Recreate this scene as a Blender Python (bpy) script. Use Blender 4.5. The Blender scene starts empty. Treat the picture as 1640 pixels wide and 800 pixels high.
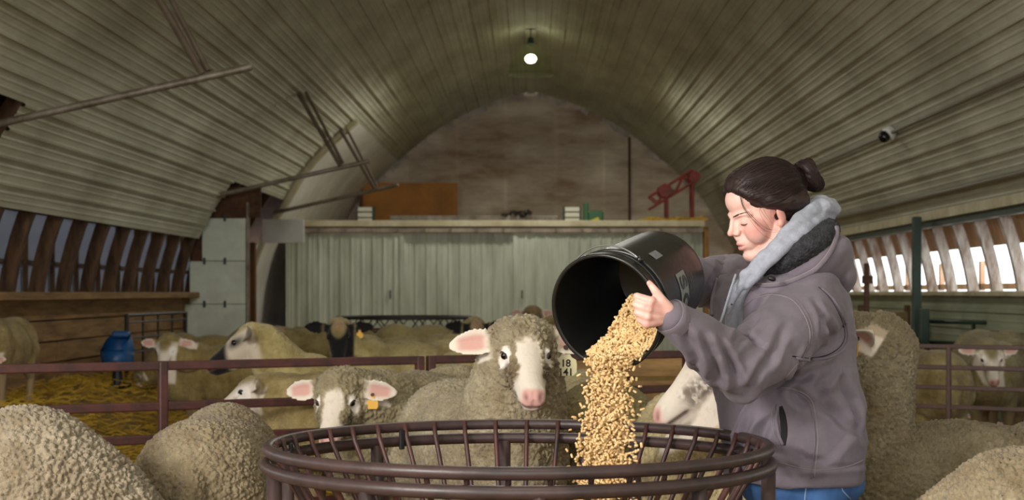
import bpy, bmesh, math, random
import numpy as np
from mathutils import Vector, Matrix
from mathutils.bvhtree import BVHTree

random.seed(7)
RNG = np.random.default_rng(11)
SC = bpy.context.scene
COL = SC.collection

# ------------------------------------------------------------------ camera, world, light
FPX = 2500.0          # focal length in pixels of the 1640 px frame
CAMZ = 1.22           # eye height above the bedding
VPX, VPY = 850.0, 468.0   # vanishing point of the barn's length

cam_d = bpy.data.cameras.new('camera')
cam_d.sensor_width = 36.0
cam_d.lens = FPX / 1640.0 * 36.0
cam_d.shift_x = -(VPX - 820.0) / 1640.0
cam_d.shift_y = (VPY - 400.0) / 1640.0
cam_d.clip_start = 0.05
cam_d.clip_end = 300.0
cam_d.dof.use_dof = True
cam_d.dof.focus_distance = 4.3
cam_d.dof.aperture_fstop = 6.3
cam = bpy.data.objects.new('camera', cam_d)
COL.objects.link(cam)
cam.location = (0, 0, CAMZ)
cam.rotation_euler = (math.pi / 2, 0, 0)
SC.camera = cam

w = bpy.data.worlds.new('overcast_sky'); SC.world = w
w.use_nodes = True
bg = w.node_tree.nodes['Background']
bg.inputs['Color'].default_value = (0.93, 0.97, 1.0, 1)
bg.inputs['Strength'].default_value = 2.8

def area_light(name, loc, target, sx, sy, power, color):
    d = bpy.data.lights.new(name, 'AREA'); d.shape = 'RECTANGLE'
    d.size = sx; d.size_y = sy; d.energy = power; d.color = color
    o = bpy.data.objects.new(name, d); COL.objects.link(o)
    o.location = loc
    o.rotation_euler = (Vector(target) - Vector(loc)).to_track_quat('-Z', 'Y').to_euler()
    return o
# added area lights: key from the camera's left, fill from behind it
area_light('left_key_light', (-3.2, 0.2, 2.5), (0.35, 4.7, 0.85), 1.4, 1.2, 300, (1.0, 0.96, 0.92))
area_light('near_end_fill_light', (0.8, -4.5, 2.4), (0.3, 14, 1.2), 5.0, 2.6, 70, (1.0, 0.96, 0.9))

vs = SC.view_settings
vs.view_transform = 'Standard'; vs.look = 'None'; vs.gamma = 1.0
vs.exposure = 0.0; vs.use_curve_mapping = False

def P(px, py, Y):
    return Vector(((px - VPX) / FPX * Y, Y, CAMZ + (VPY - py) / FPX * Y))

# ------------------------------------------------------------------ helpers
def lin(c):
    return tuple(((v / 255.0) / 12.92 if v <= 10 else (((v / 255.0) + 0.055) / 1.055) ** 2.4) for v in c)

MATS = {}
def mat(name, rgb, rough=0.7, metal=0.0, noise=0.0, nscale=8.0, rgb2=None, bump=0.0, bscale=40.0,
        stretch=(1, 1, 1), spec=0.5, sheen=0.0, sss=0.0, detail=5.0):
    if name in MATS: return MATS[name]
    m = bpy.data.materials.new(name); m.use_nodes = True
    nt = m.node_tree; b = nt.nodes['Principled BSDF']
    c1 = lin(rgb) + (1,)
    b.inputs['Base Color'].default_value = c1
    b.inputs['Roughness'].default_value = rough
    b.inputs['Metallic'].default_value = metal
    b.inputs['Specular IOR Level'].default_value = spec
    if sheen:
        b.inputs['Sheen Weight'].default_value = sheen
    if sss:
        b.inputs['Subsurface Weight'].default_value = sss
        b.inputs['Subsurface Radius'].default_value = (0.012, 0.005, 0.003)
        b.inputs['Subsurface Scale'].default_value = 1.0
    if noise or bump:
        tc = nt.nodes.new('ShaderNodeTexCoord'); mp = nt.nodes.new('ShaderNodeMapping')
        mp.inputs['Scale'].default_value = stretch
        nt.links.new(tc.outputs['Object'], mp.inputs['Vector'])
    if noise:
        n = nt.nodes.new('ShaderNodeTexNoise'); n.inputs['Scale'].default_value = nscale
        n.inputs['Detail'].default_value = detail; n.inputs['Roughness'].default_value = 0.65
        nt.links.new(mp.outputs['Vector'], n.inputs['Vector'])
        r = nt.nodes.new('ShaderNodeValToRGB')
        c2 = lin(rgb2) + (1,) if rgb2 else tuple(v * (1 - noise) for v in c1[:3]) + (1,)
        r.color_ramp.elements[0].position = 0.33; r.color_ramp.elements[0].color = c2
        r.color_ramp.elements[1].position = 0.33 + 0.32; r.color_ramp.elements[1].color = c1
        nt.links.new(n.outputs['Fac'], r.inputs['Fac'])
        nt.links.new(r.outputs['Color'], b.inputs['Base Color'])
    if bump:
        n2 = nt.nodes.new('ShaderNodeTexNoise'); n2.inputs['Scale'].default_value = bscale
        n2.inputs['Detail'].default_value = 4.0
        nt.links.new(mp.outputs['Vector'], n2.inputs['Vector'])
        bp = nt.nodes.new('ShaderNodeBump'); bp.inputs['Strength'].default_value = bump
        bp.inputs['Distance'].default_value = 0.01
        nt.links.new(n2.outputs['Fac'], bp.inputs['Height'])
        nt.links.new(bp.outputs['Normal'], b.inputs['Normal'])
    MATS[name] = m
    return m

def tag(o, label=None, cat=None, group=None, kind=None):
    if label: o['label'] = label
    if cat: o['category'] = cat
    if group: o['group'] = group
    if kind: o['kind'] = kind
    return o

def empty(name, loc=(0, 0, 0), rz=0.0, parent=None):
    o = bpy.data.objects.new(name, None); COL.objects.link(o)
    o.empty_display_size = 0.1
    o.location = loc; o.rotation_euler = (0, 0, rz)
    if parent: o.parent = parent
    return o

def wloc(o):
    l = Vector((0, 0, 0))
    while o:
        l += Vector(o.location) ; o = o.parent
    return l

def link(name, me, m=None, parent=None, local=False):
    """local=False: mesh is in world coordinates and the parents are unrotated"""
    o = bpy.data.objects.new(name, me); COL.objects.link(o)
    if m is not None:
        me.materials.clear(); me.materials.append(m)
    if parent:
        o.parent = parent
        if not local:
            o.matrix_parent_inverse = Matrix.Translation(-wloc(parent)) if parent.type == 'EMPTY' else Matrix.Identity(4)
    return o

def mk(name, vf, m, parent=None, smooth=False, local=False):
    v, f = vf
    me = bpy.data.meshes.new(name)
    me.from_pydata([tuple(x) for x in v], [], f); me.update()
    if smooth:
        me.polygons.foreach_set('use_smooth', [True] * len(me.polygons))
    return link(name, me, m, parent, local)

def join(*geos):
    V = []; F = []
    for v, f in geos:
        o = len(V); V += list(v); F += [tuple(i + o for i in q) for q in f]
    return V, F

def box(c, s, R=None, ch=0.0):
    """box of size s at c; ch = chamfer of the vertical-ish edges"""
    c = Vector(c); h = [x / 2 for x in s]
    pts = [(-1, -1, -1), (1, -1, -1), (1, 1, -1), (-1, 1, -1), (-1, -1, 1), (1, -1, 1), (1, 1, 1), (-1, 1, 1)]
    V = []
    for p in pts:
        q = Vector((p[0] * h[0], p[1] * h[1], p[2] * h[2]))
        if R is not None: q = R @ q
        V.append(c + q)
    return V, [(0, 3, 2, 1), (4, 5, 6, 7), (0, 1, 5, 4), (1, 2, 6, 5), (2, 3, 7, 6), (3, 0, 4, 7)]

def bevbox(c, s, b, R=None):
    bm = bmesh.new()
    bmesh.ops.create_cube(bm, size=1.0)
    for v in bm.verts: v.co = Vector((v.co.x * s[0], v.co.y * s[1], v.co.z * s[2]))
    bmesh.ops.bevel(bm, geom=list(bm.edges), offset=b, segments=2, affect='EDGES', profile=0.5)
    c = Vector(c)
    bm.verts.index_update()
    V = [c + ((R @ v.co) if R is not None else v.co) for v in bm.verts]
    F = [tuple(v.index for v in f.verts) for f in bm.faces]
    bm.free()
    return V, F

def frames(pts, up=None, closed=False):
    n = len(pts); T = []
    for i in range(n):
        a = pts[(i - 1) % n] if (closed or i > 0) else pts[i]
        b = pts[(i + 1) % n] if (closed or i < n - 1) else pts[i]
        t = (b - a)
        T.append(t.normalized() if t.length > 1e-9 else Vector((0, 0, 1)))
    u = Vector(up) if up is not None else (Vector((0, 0, 1)) if abs(T[0].z) < 0.9 else Vector((1, 0, 0)))
    out = []
    for t in T:
        s = t.cross(u)
        if s.length < 1e-6: s = t.orthogonal()
        s.normalize(); v = s.cross(t).normalized(); u = v if up is None else u
        out.append((s, v, t))
    return out

def tube(pts, r, n=8, closed=False, cap=True, up=None, rnd=False, ry=None):
    """sweep along pts; r scalar or list; ry optional list for the second axis; rnd = rounded ends"""
    pts = [Vector(p) for p in pts]
    rr = list(r) if hasattr(r, '__len__') else [r] * len(pts)
    r2 = (list(ry) if hasattr(ry, '__len__') else [ry] * len(pts)) if ry is not None else rr
    if rnd and not closed:
        t0 = (pts[0] - pts[1]).normalized(); t1 = (pts[-1] - pts[-2]).normalized()
        a = []; b = []
        for k in (0.98, 0.8, 0.45):
            q = math.sqrt(1 - k * k); m0 = min(rr[0], r2[0]); a.append((pts[0] + t0 * m0 * k, rr[0] * q, r2[0] * q))
        for k in (0.45, 0.8, 0.98):
            q = math.sqrt(1 - k * k); m1 = min(rr[-1], r2[-1]); b.append((pts[-1] + t1 * m1 * k, rr[-1] * q, r2[-1] * q))
        pts = [x[0] for x in a] + pts + [x[0] for x in b]
        rr = [x[1] for x in a] + rr + [x[1] for x in b]
        r2 = [x[2] for x in a] + r2 + [x[2] for x in b]
    fr = frames(pts, up, closed)
    V = []; F = []
    for p, ra, rb, (s, v, t) in zip(pts, rr, r2, fr):
        for k in range(n):
            an = 2 * math.pi * k / n
            V.append(p + s * (math.cos(an) * ra) + v * (math.sin(an) * rb))
    m = len(pts)
    for i in range(m if closed else m - 1):
        j = (i + 1) % m
        for k in range(n):
            l = (k + 1) % n
            F.append((i * n + k, i * n + l, j * n + l, j * n + k))
    if cap and not closed:
        F.append(tuple(range(n - 1, -1, -1)))
        F.append(tuple((m - 1) * n + k for k in range(n)))
    return V, F

def ball(c, r, R=None, nu=20, nv=12):
    c = Vector(c)
    if not hasattr(r, '__len__'): r = (r, r, r)
    V = [Vector((0, 0, r[2]))]; F = []
    for j in range(1, nv):
        th = math.pi * j / nv
        for i in range(nu):
            a = 2 * math.pi * i / nu
            V.append(Vector((r[0] * math.sin(th) * math.cos(a), r[1] * math.sin(th) * math.sin(a), r[2] * math.cos(th))))
    V.append(Vector((0, 0, -r[2])))
    for i in range(nu): F.append((0, 1 + i, 1 + (i + 1) % nu))
    for j in range(nv - 2):
        for i in range(nu):
            a = 1 + j * nu + i; b = 1 + j * nu + (i + 1) % nu
            F.append((a, a + nu, b + nu, b))
    e = len(V) - 1
    for i in range(nu): F.append((e, 1 + (nv - 2) * nu + (i + 1) % nu, 1 + (nv - 2) * nu + i))
    V = [c + ((R @ v) if R is not None else v) for v in V]
    return V, F

def rings(rs, n=20):
    """closed body through elliptical rings: (centre, axisA, axisB)"""
    V = []; F = []
    for c, a, b in rs:
        for k in range(n):
            an = 2 * math.pi * k / n
            V.append(Vector(c) + Vector(a) * math.cos(an) + Vector(b) * math.sin(an))
    m = len(rs)
    for i in range(m - 1):
        for k in range(n):
            l = (k + 1) % n
            F.append((i * n + k, i * n + l, (i + 1) * n + l, (i + 1) * n + k))
    F.append(tuple(range(n - 1, -1, -1))); F.append(tuple((m - 1) * n + k for k in range(n)))
    return V, F

def grid(fn, nu, nv):
    V = []; F = []
    for i in range(nu + 1):
        for j in range(nv + 1):
            V.append(Vector(fn(i / nu, j / nv)))
    for i in range(nu):
        for j in range(nv):
            a = i * (nv + 1) + j
            F.append((a, a + nv + 1, a + nv + 2, a + 1))
    return V, F

def blob(geos, voxel, smooth=6, fac=0.5):
    """union of closed pieces as one continuous surface (voxel remesh, smoothed); returns mesh"""
    V, F = join(*geos)
    me = bpy.data.meshes.new('tmp'); me.from_pydata([tuple(v) for v in V], [], F); me.update()
    bm = bmesh.new(); bm.from_mesh(me); bmesh.ops.recalc_face_normals(bm, faces=bm.faces); bm.to_mesh(me); bm.free()
    o = bpy.data.objects.new('tmp', me); COL.objects.link(o)
    r = o.modifiers.new('r', 'REMESH'); r.mode = 'VOXEL'; r.voxel_size = voxel; r.use_smooth_shade = True
    if smooth:
        s = o.modifiers.new('s', 'SMOOTH'); s.factor = fac; s.iterations = smooth
    dg = bpy.context.evaluated_depsgraph_get()
    out = bpy.data.meshes.new_from_object(o.evaluated_get(dg))
    bpy.data.objects.remove(o); bpy.data.meshes.remove(me)
    out.polygons.foreach_set('use_smooth', [True] * len(out.polygons))
    return out

def getv(me):
    a = np.empty(len(me.vertices) * 3, dtype=np.float32); me.vertices.foreach_get('co', a)
    return a.reshape(-1, 3).astype(np.float64)
def getn(me):
    a = np.empty(len(me.vertices) * 3, dtype=np.float32); me.vertex_normals.foreach_get('vector', a)
    return a.reshape(-1, 3).astype(np.float64)
def setv(me, v):
    me.vertices.foreach_set('co', v.astype(np.float32).ravel()); me.update()
def setcol(me, rgb, a):
    at = me.color_attributes.new('Col', 'FLOAT_COLOR', 'POINT')
    c = np.concatenate([rgb, a[:, None]], axis=1).astype(np.float32)
    at.data.foreach_set('color', c.ravel())

def sst(a, b, x):
    t = np.clip((x - a) / (b - a), 0, 1); return t * t * (3 - 2 * t)

def _hash(i, k):
    h = np.sin(i[:, 0] * 127.1 + i[:, 1] * 311.7 + i[:, 2] * 74.7 + k * 53.3) * 43758.5453
    return h - np.floor(h)
def worley(p):
    p = p.astype(np.float32)
    i = np.floor(p); f1 = np.full(len(p), 9.0, np.float32); f2 = np.full(len(p), 9.0, np.float32)
    for dx in (-1, 0, 1):
        for dy in (-1, 0, 1):
            for dz in (-1, 0, 1):
                c = i + np.array([dx, dy, dz], np.float32)
                q = c + np.stack([_hash(c, 0), _hash(c, 1), _hash(c, 2)], 1)
                d = ((p - q) ** 2).sum(1)
                n1 = np.minimum(f1, d); f2 = np.minimum(f2, np.maximum(f1, d)); f1 = n1
    return np.sqrt(f1).astype(np.float64), np.sqrt(f2).astype(np.float64)
def vnoise(p):
    p = p.astype(np.float32)
    i = np.floor(p); f = p - i; u = f * f * (3 - 2 * f); r = 0
    for dx in (0, 1):
        for dy in (0, 1):
            for dz in (0, 1):
                h = _hash(i + np.array([dx, dy, dz], np.float32), 3)
                wgt = (u[:, 0] if dx else 1 - u[:, 0]) * (u[:, 1] if dy else 1 - u[:, 1]) * (u[:, 2] if dz else 1 - u[:, 2])
                r = r + h * wgt
    return (r * 2 - 1).astype(np.float64)

def text_mesh(body, size, fn, name, m, parent, local=False, thick=.0):
    cu = bpy.data.curves.new('t', 'FONT'); cu.body = body; cu.size = size; cu.align_x = 'CENTER'; cu.align_y = 'CENTER'; cu.offset = thick; cu.resolution_u = 6
    o = bpy.data.objects.new('t', cu); COL.objects.link(o)
    me = bpy.data.meshes.new_from_object(o.evaluated_get(bpy.context.evaluated_depsgraph_get()))
    bpy.data.objects.remove(o)
    bm = bmesh.new(); bm.from_mesh(me)
    bmesh.ops.triangulate(bm, faces=bm.faces)
    bm.to_mesh(me); bm.free()
    for v in me.vertices: v.co = fn(v.co.x, v.co.y)
    me.name = name
    return link(name, me, m, parent, local)
# ------------------------------------------------------------------ barn shell
YB = 31.0      # far gable
YD = 25.0      # plane of the sliding doors
Y0 = -5.0      # near end, open to the daylight
PROF = [(0, 4.0), (.7, 3.80), (1.35, 3.52), (1.98, 3.14), (2.6, 2.64), (3.1, 2.2), (3.45, 1.80), (3.7, 1.39),
        (3.92, 1.05), (4.10, .72), (4.22, .38), (4.30, 0), (4.36, -.6), (4.38, -1.22)]
def _cat(pts, n=14):
    out = []
    for i in range(len(pts) - 1):
        p0 = Vector(pts[max(i - 1, 0)]); p1 = Vector(pts[i]); p2 = Vector(pts[i + 1]); p3 = Vector(pts[min(i + 2, len(pts) - 1)])
        for k in range(n):
            t = k / n
            out.append(0.5 * ((2 * p1) + (p2 - p0) * t + (2 * p0 - 5 * p1 + 4 * p2 - p3) * t * t + (3 * p1 - p0 - 3 * p2 + p3) * t ** 3))
    out.append(Vector(pts[-1]))
    return out
PC = _cat(PROF)
PS = [0.0]
for a, b in zip(PC, PC[1:]): PS.append(PS[-1] + (b - a).length)
def prof(s):
    """point and outward normal of the arch at arc length s from the ridge (lateral, height above camera)"""
    s = max(0, min(PS[-1] - 1e-6, s))
    import bisect
    i = bisect.bisect_right(PS, s) - 1
    t = (s - PS[i]) / (PS[i + 1] - PS[i]); p = PC[i].lerp(PC[i + 1], t)
    d = (PC[i + 1] - PC[i]).normalized()
    return p, Vector((-d.y, d.x))
def s_at_up(up):
    for s, p in zip(PS, PC):
        if p.y <= up: return s
    return PS[-1]
def s_at_x(x):
    for s, p in zip(PS, PC):
        if p.x >= x: return s
    return PS[-1]
def arch(side, s, off, Y):
    p, n = prof(s)
    q = p + n * off
    return Vector((side * q.x, Y, CAMZ + q.y))

M_ceil = mat('ribbed_liner_steel', (208, 208, 188), 0.6, noise=.6, nscale=1.6, rgb2=(166, 164, 142), stretch=(1, .35, 1), bump=.15, bscale=9)
M_deck = mat('brown_roof_boards', (96, 62, 38), .85, noise=.6, nscale=3, rgb2=(58, 36, 22), stretch=(4, .4, 4))
M_tan = mat('tan_sheathing', (230, 190, 154), .8, noise=.5, nscale=3, rgb2=(200, 152, 116), stretch=(1, 3, 1))
M_plank = mat('aged_wall_planks', (166, 130, 82), .8, noise=.6, nscale=3.2, rgb2=(112, 84, 48), stretch=(1, .5, 5), bump=.3, bscale=14)
M_sheet = mat('smooth_white_liner', (232, 231, 224), .55, noise=.4, nscale=1.2, rgb2=(204, 200, 188))
M_gable = mat('stained_gable_boards', (222, 208, 184), .8, noise=.8, nscale=1.1, rgb2=(156, 128, 102), stretch=(.7, 1, 2.2), detail=8)
M_door = mat('pale_door_steel', (206, 212, 194), .5, noise=.5, nscale=1.5, rgb2=(166, 172, 152), stretch=(3, 3, .5))
M_greenwall = mat('pale_green_wall_steel', (166, 172, 146), .55, noise=.4, nscale=2, rgb2=(132, 138, 112), stretch=(1, .4, 1))
M_darkraft = mat('dark_rafter_wood', (104, 74, 46), .85, noise=.6, nscale=5, rgb2=(52, 36, 22), stretch=(3, 3, .7), bump=.4, bscale=12)
M_whiteraft = mat('whitewashed_rafter_wood', (226, 220, 212), .75, noise=.7, nscale=6, rgb2=(140, 112, 92), stretch=(2.5, 2.5, .6), bump=.3, bscale=12)
M_whitewood = mat('cream_trim', (216, 208, 178), .6, noise=.4, nscale=3, rgb2=(180, 166, 128))
M_darkgreen = mat('dark_green_paint', (38, 62, 48), .45, noise=.4, nscale=9)
M_pipe = mat('galvanised_pipe', (140, 132, 118), .5, metal=.4, noise=.5, nscale=7, rgb2=(92, 82, 66))

def ribbed(side, s0, s1, y0, y1, pitch=0.229):
    """one liner sheet: major ribs every pitch and two low ribs between, hanging inwards"""
    pr = []
    n = max(1, round((s1 - s0) / pitch)); pt = (s1 - s0) / n
    for i in range(n):
        b = s0 + i * pt
        for ds, o in ((0.0, 0.0), (.008, -.028), (.030, -.028), (.038, 0), (.090, 0), (.096, -.005), (.110, -.005), (.116, 0),
                      (.155, 0), (.161, -.005), (.175, -.005), (.181, 0)):
            pr.append((b + ds * pt / .229, o))
    pr.append((s1, 0.0))
    V = []; F = []
    for Y in (y0, y1):
        for s, o in pr: V.append(arch(side, s, o, Y))
    m = len(pr)
    for i in range(m - 1): F.append((i, i + 1, m + i + 1, m + i))
    return V, F

ceiling = tag(empty('ceiling'), 'arched barn ceiling lined with cream ribbed steel sheets', kind='structure')
S_375 = s_at_x(3.70); S_LOW_L = s_at_up(.69); S_LOW_R = s_at_up(.80); S_1 = s_at_x(2.6)
def sheet_run(side, sa, sb, ys):
    n = max(1, round((sb - sa) / .95)); st = (sb - sa) / n
    for y0, y1 in zip(ys, ys[1:]):
        for i in range(n):
            mk('ceiling_panel', ribbed(side, sa + i * st, sa + (i + 1) * st + .006, y0 - .02, y1), M_ceil, ceiling)
ys_l = [Y0, 0, 5, 10.2, 15.4, 19.4, 23.4]
sheet_run(-1, .05, S_1, ys_l + [27.2, YB]); sheet_run(-1, S_1, S_375, ys_l)
sheet_run(-1, S_375, S_LOW_L, [11.4, 15.4, 19.4])
sheet_run(1, .05, S_LOW_R, [Y0, 0, 5, 10.2, 15.4, 20.6, 25.8, YB])
mk('ridge_cap', join(box((0, (Y0 + YB) / 2, CAMZ + 3.96), (.16, YB - Y0, .03))), M_ceil, ceiling)
# smooth sheet of the far left bay, with its cream end trim
mk('liner_sheet', grid(lambda u, v: arch(-1, S_1 + (PS[-1] - S_1) * u, -.02, 23.4 + (YB - 23.4) * v), 40, 2), M_sheet, ceiling, True)
tr = []
for k in range(41):
    tr.append(arch(-1, S_1 + (PS[-1] - S_1) * k / 40, -.06, 23.36))
mk('liner_end_trim', tube(tr, .055, 6, ry=.03, up=(0, 1, 0)), M_whitewood, ceiling)
# outer deck and rafters
def deck(side, sa, sb, y0, y1, off, m, name, n=30):
    a = grid(lambda u, v: arch(side, sa + (sb - sa) * u, off, y0 + (y1 - y0) * v), n, 1)
    b = grid(lambda u, v: arch(side, sa + (sb - sa) * u, off + .04, y0 + (y1 - y0) * v), n, 1)
    return mk(name, join(a, b), m, ceiling)
S_DK = s_at_up(.40)
deck(-1, 0, S_375, Y0, YB, .27, M_deck, 'roof_deck'); deck(-1, S_375, s_at_up(.62), Y0, YB, .27, M_deck, 'roof_deck')
deck(1, 0, s_at_up(.9), Y0, YB, .27, M_deck, 'roof_deck'); deck(1, s_at_up(.9), S_DK, Y0, YB, .27, M_tan, 'roof_deck')

wall_left = tag(empty('wall_left'), 'left barn wall of brown planks under a row of dark rafters', kind='structure')
wall_right = tag(empty('wall_right'), 'right barn wall of pale green steel under a bright open rafter band', kind='structure')
wall_back = tag(empty('wall_back'), 'stained end gable above pale sliding doors', kind='structure')
S_SILL = s_at_up(0.0)
def rafter(side, sa, sb, Y, m, wall, d0=.03, d1=.15, wy=.045):
    V = []; F = []; n = 14
    for k in range(n + 1):
        s = sa + (sb - sa) * k / n
        for off, yy in ((d0, -wy), (d1, -wy), (d1, wy), (d0, wy)):
            V.append(arch(side, s, off, Y + yy))
    for k in range(n):
        for j in range(4):
            l = (j + 1) % 4; F.append((k * 4 + j, k * 4 + l, k * 4 + 4 + l, k * 4 + 4 + j))
    F += [(3, 2, 1, 0), tuple(n * 4 + j for j in range(4))]
    return mk('rafter', (V, F), m, wall)
y = 8.4
while y < 23.2:
    rafter(-1, S_375 - .7, S_SILL + .05, y, M_darkraft, wall_left); y += .78
y = 9.2
while y < 24.9:
    rafter(1, s_at_up(1.5), S_SILL + .05, y, M_whiteraft, wall_right, .03, .13, .038); y += .78
# lower walls: planks left, ribbed steel right
rows = 6; zs = CAMZ - .06
for i in range(rows):
    h = zs / rows
    for j, (ya, yb) in enumerate(((Y0, 3), (3, 8.6), (8.6, 13.9 + .5 * (i % 2)), (13.9 + .5 * (i % 2), 19.45), (19.45, 23.4))):
        z = h * (i + .5); p, _ = prof(s_at_up(z - CAMZ))
        mk('plank', bevbox((-p.x - .02 - .006 * ((i + j) % 3), (ya + yb) / 2, z), (.045, yb - ya - .012, h - .012), .006), M_plank, wall_left)
mk('sill', bevbox((-4.32, 9.2, CAMZ - .03), (.36, 28.4, .07), .01), M_plank, wall_left)
mk('backing', box((-4.44, 9.2, .52), (.04, 28.4, 1.32)), M_deck, wall_left)
# left window band: dim plastic glazing with frame rails
M_pane = bpy.data.materials.new('cloudy_plastic_glazing'); M_pane.use_nodes = True
nt = M_pane.node_tree; b = nt.nodes['Principled BSDF']
b.inputs['Base Color'].default_value = (.45, .47, .5, 1); b.inputs['Roughness'].default_value = .6
tl = nt.nodes.new('ShaderNodeBsdfTranslucent'); tl.inputs['Color'].default_value = (.14, .145, .16, 1)
mx = nt.nodes.new('ShaderNodeAddShader'); b.inputs['Base Color'].default_value = (.12, .12, .125, 1)
nt.links.new(b.outputs[0], mx.inputs[0]); nt.links.new(tl.outputs[0], mx.inputs[1])
nt.links.new(mx.outputs[0], nt.nodes['Material Output'].inputs['Surface'])
wi = 1
y = 8.4
while y < 22.5:
    w_ = tag(empty('window_%d' % wi, (-4.52, y + .39, CAMZ)), kind='structure'); wi += 1
    mk('upper_pane', box((-4.52, y + .39, CAMZ + .52), (.012, .80, .56)), M_pane, w_)
    mk('lower_pane', box((-4.53, y + .39, CAMZ + .13), (.012, .80, .30)), M_pane, w_)
    mk('frame', join(box((-4.50, y + .39, CAMZ + .27), (.04, .72, .035)), box((-4.50, y + .39, CAMZ + .79), (.05, .72, .05)), box((-4.5, y + .04, CAMZ + .4), (.04, .04, .8))), M_darkraft, w_)
    y += .78
# right wall
V = []; F = []; nr = 7
for i in range(nr):
    z0 = i * (CAMZ - .03) / nr; hh = (CAMZ - .03) / nr
    mk('wall_panel', (lambda pr: ([Vector((4.40 - d, yy, z)) for yy in (Y0, YB) for (z, d) in pr],
        [(k, k + 1, len(pr) + k + 1, len(pr) + k) for k in range(len(pr) - 1)]))(
        [(z0, 0), (z0 + .01, .022), (z0 + .04, .022), (z0 + .05, 0), (z0 + .09, 0), (z0 + .095, .005), (z0 + .11, .005), (z0 + .115, 0), (z0 + hh, 0)]), M_greenwall, wall_right)
mk('sill', bevbox((4.47, 13, CAMZ - .01), (.36, 36, .05), .01), M_whitewood, wall_right)
mk('backing', box((4.48, 13, .52), (.04, 36, 1.32)), M_deck, wall_right)
mk('edge_trim', join(box((4.04, 13, CAMZ + .775), (.05, 36, .09))), M_whitewood, wall_right)
mk('edge_beam', join(box((4.10, 13, CAMZ + .70), (.09, 36, .07))), M_darkgreen, wall_right)
mk('window_rail', join(box((4.58, 13, CAMZ + .06), (.05, 36, .06))), M_tan, wall_right)
y = 9.6
while y < 24:
    mk('window_stud', box((4.58, y, CAMZ + .17), (.05, .06, .3)), M_tan, wall_right); y += 1.56

# far gable
gb = []
NB = 9
for i in range(NB):
    xa = -4.4 + 8.8 * i / NB; xb = -4.4 + 8.8 * (i + 1) / NB
    def top(x):
        x = min(abs(x), 4.37); p, _ = prof(s_at_x(x)); return CAMZ + p.y + .25
    V = []; F = []; n = 8
    for k in range(n + 1):
        x = xa - .004 + (xb - xa + .008) * k / n
        yy = YB + .05 + .006 * (i % 2)
        V += [Vector((x, yy, 0)), Vector((x, yy, top(x)))]
    for k in range(n): F.append((2 * k, 2 * k + 2, 2 * k + 3, 2 * k + 1))
    mk('gable_panel', (V, F), M_gable, wall_back)
M_batten = mat('brown_batten', (92, 62, 40), .8, noise=.4, nscale=6)
mk('batten', box(P(1008, 290, YB - .03), (.045, .04, 1.75)), M_batten, wall_back)
for k in range(26):       # torn pale flashing along the arch
    s = .15 + k * .155
    for sd in (-1, 1):
        if random.random() < .62:
            a = arch(sd, s, -.05 - random.random() * .1, YB - .01); b = arch(sd, s + .15, -.05 - random.random() * .12, YB - .01)
            c = arch(sd, s + .15, .02, YB - .01); d = arch(sd, s, .02, YB - .01)
            o2 = Vector((0, -.012, 0))
            mk('flashing_scrap', ([a, b, c, d, a + o2, b + o2, c + o2, d + o2], [(0, 1, 2, 3), (7, 6, 5, 4), (0, 4, 5, 1), (2, 6, 7, 3), (1, 5, 6, 2), (3, 7, 4, 0)]),
               mat('pale_flashing', (208, 196, 186), .7, noise=.5, nscale=4), wall_back)

# door bulkhead with a loft on top
ZD = CAMZ + .96
def xd(px, Y=YD): return (px - VPX) / FPX * Y
door_wall = tag(empty('wall_bulkhead', (0, YD, 0)), 'loft front with header track over the sliding doors', kind='structure')
mk('loft_floor', bevbox(((xd(455) + xd(1128)) / 2, (YD + YB) / 2, CAMZ + 1.09), (xd(1128) - xd(455), YB - YD, .06), .01), M_whitewood, door_wall)
mk('fascia', bevbox(((xd(455) + xd(1128)) / 2, YD - .06, CAMZ + 1.10), (xd(1128) - xd(455), .06, .10), .012), M_whitewood, door_wall)
mk('header_track', bevbox(((xd(455) + xd(1125)) / 2, YD - .02, CAMZ + .995), (xd(1125) - xd(455), .09, .085), .01), mat('door_track', (176, 160, 142), .6, noise=.5, nscale=5), door_wall)
x = xd(470)
while x < xd(1120):
    mk('track_hanger', box((x, YD - .075, CAMZ + 1.0), (.04, .03, .05)), M_pipe, door_wall); x += .42
mk('post', bevbox((xd(1131), YD, (CAMZ + 1.05) / 2), (.07, .1, CAMZ + 1.05), .008), mat('orange_post_wood', (172, 122, 62), .75, noise=.5, nscale=8, stretch=(2, 2, .5)), door_wall)
mk('return_wall', box((xd(1131), (YD + YB) / 2 + .05, 1.1), (.05, YB - YD - .1, 2.2)), M_plank, door_wall)
def ribdoor(xa, xb, y, n):
    V = []; F = []; pr = []
    w_ = (xb - xa) / n
    for i in range(n):
        x0 = xa + i * w_
        pr += [(x0, 0), (x0 + .012, .018), (x0 + .035, .018), (x0 + .047, 0), (x0 + w_ * .5, 0), (x0 + w_ * .5 + .006, .004), (x0 + w_ * .5 + .02, .004), (x0 + w_ * .5 + .026, 0)]
    pr.append((xb, 0))
    for z in (.02, ZD):
        for x, d in pr: V.append(Vector((x, y - d, z)))
    m = len(pr)
    for i in range(m - 1): F.append((i, i + 1, m + i + 1, m + i))
    # flat back so the leaf has thickness
    V += [Vector((xa, y + .04, .02)), Vector((xb, y + .04, .02)), Vector((xb, y + .04, ZD)), Vector((xa, y + .04, ZD))]
    k = 2 * m; F += [(k + 1, k, k + 3, k + 2), (0, m, k + 3, k), (m - 1, k + 1, k + 2, 2 * m - 1)]
    return V, F
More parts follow.
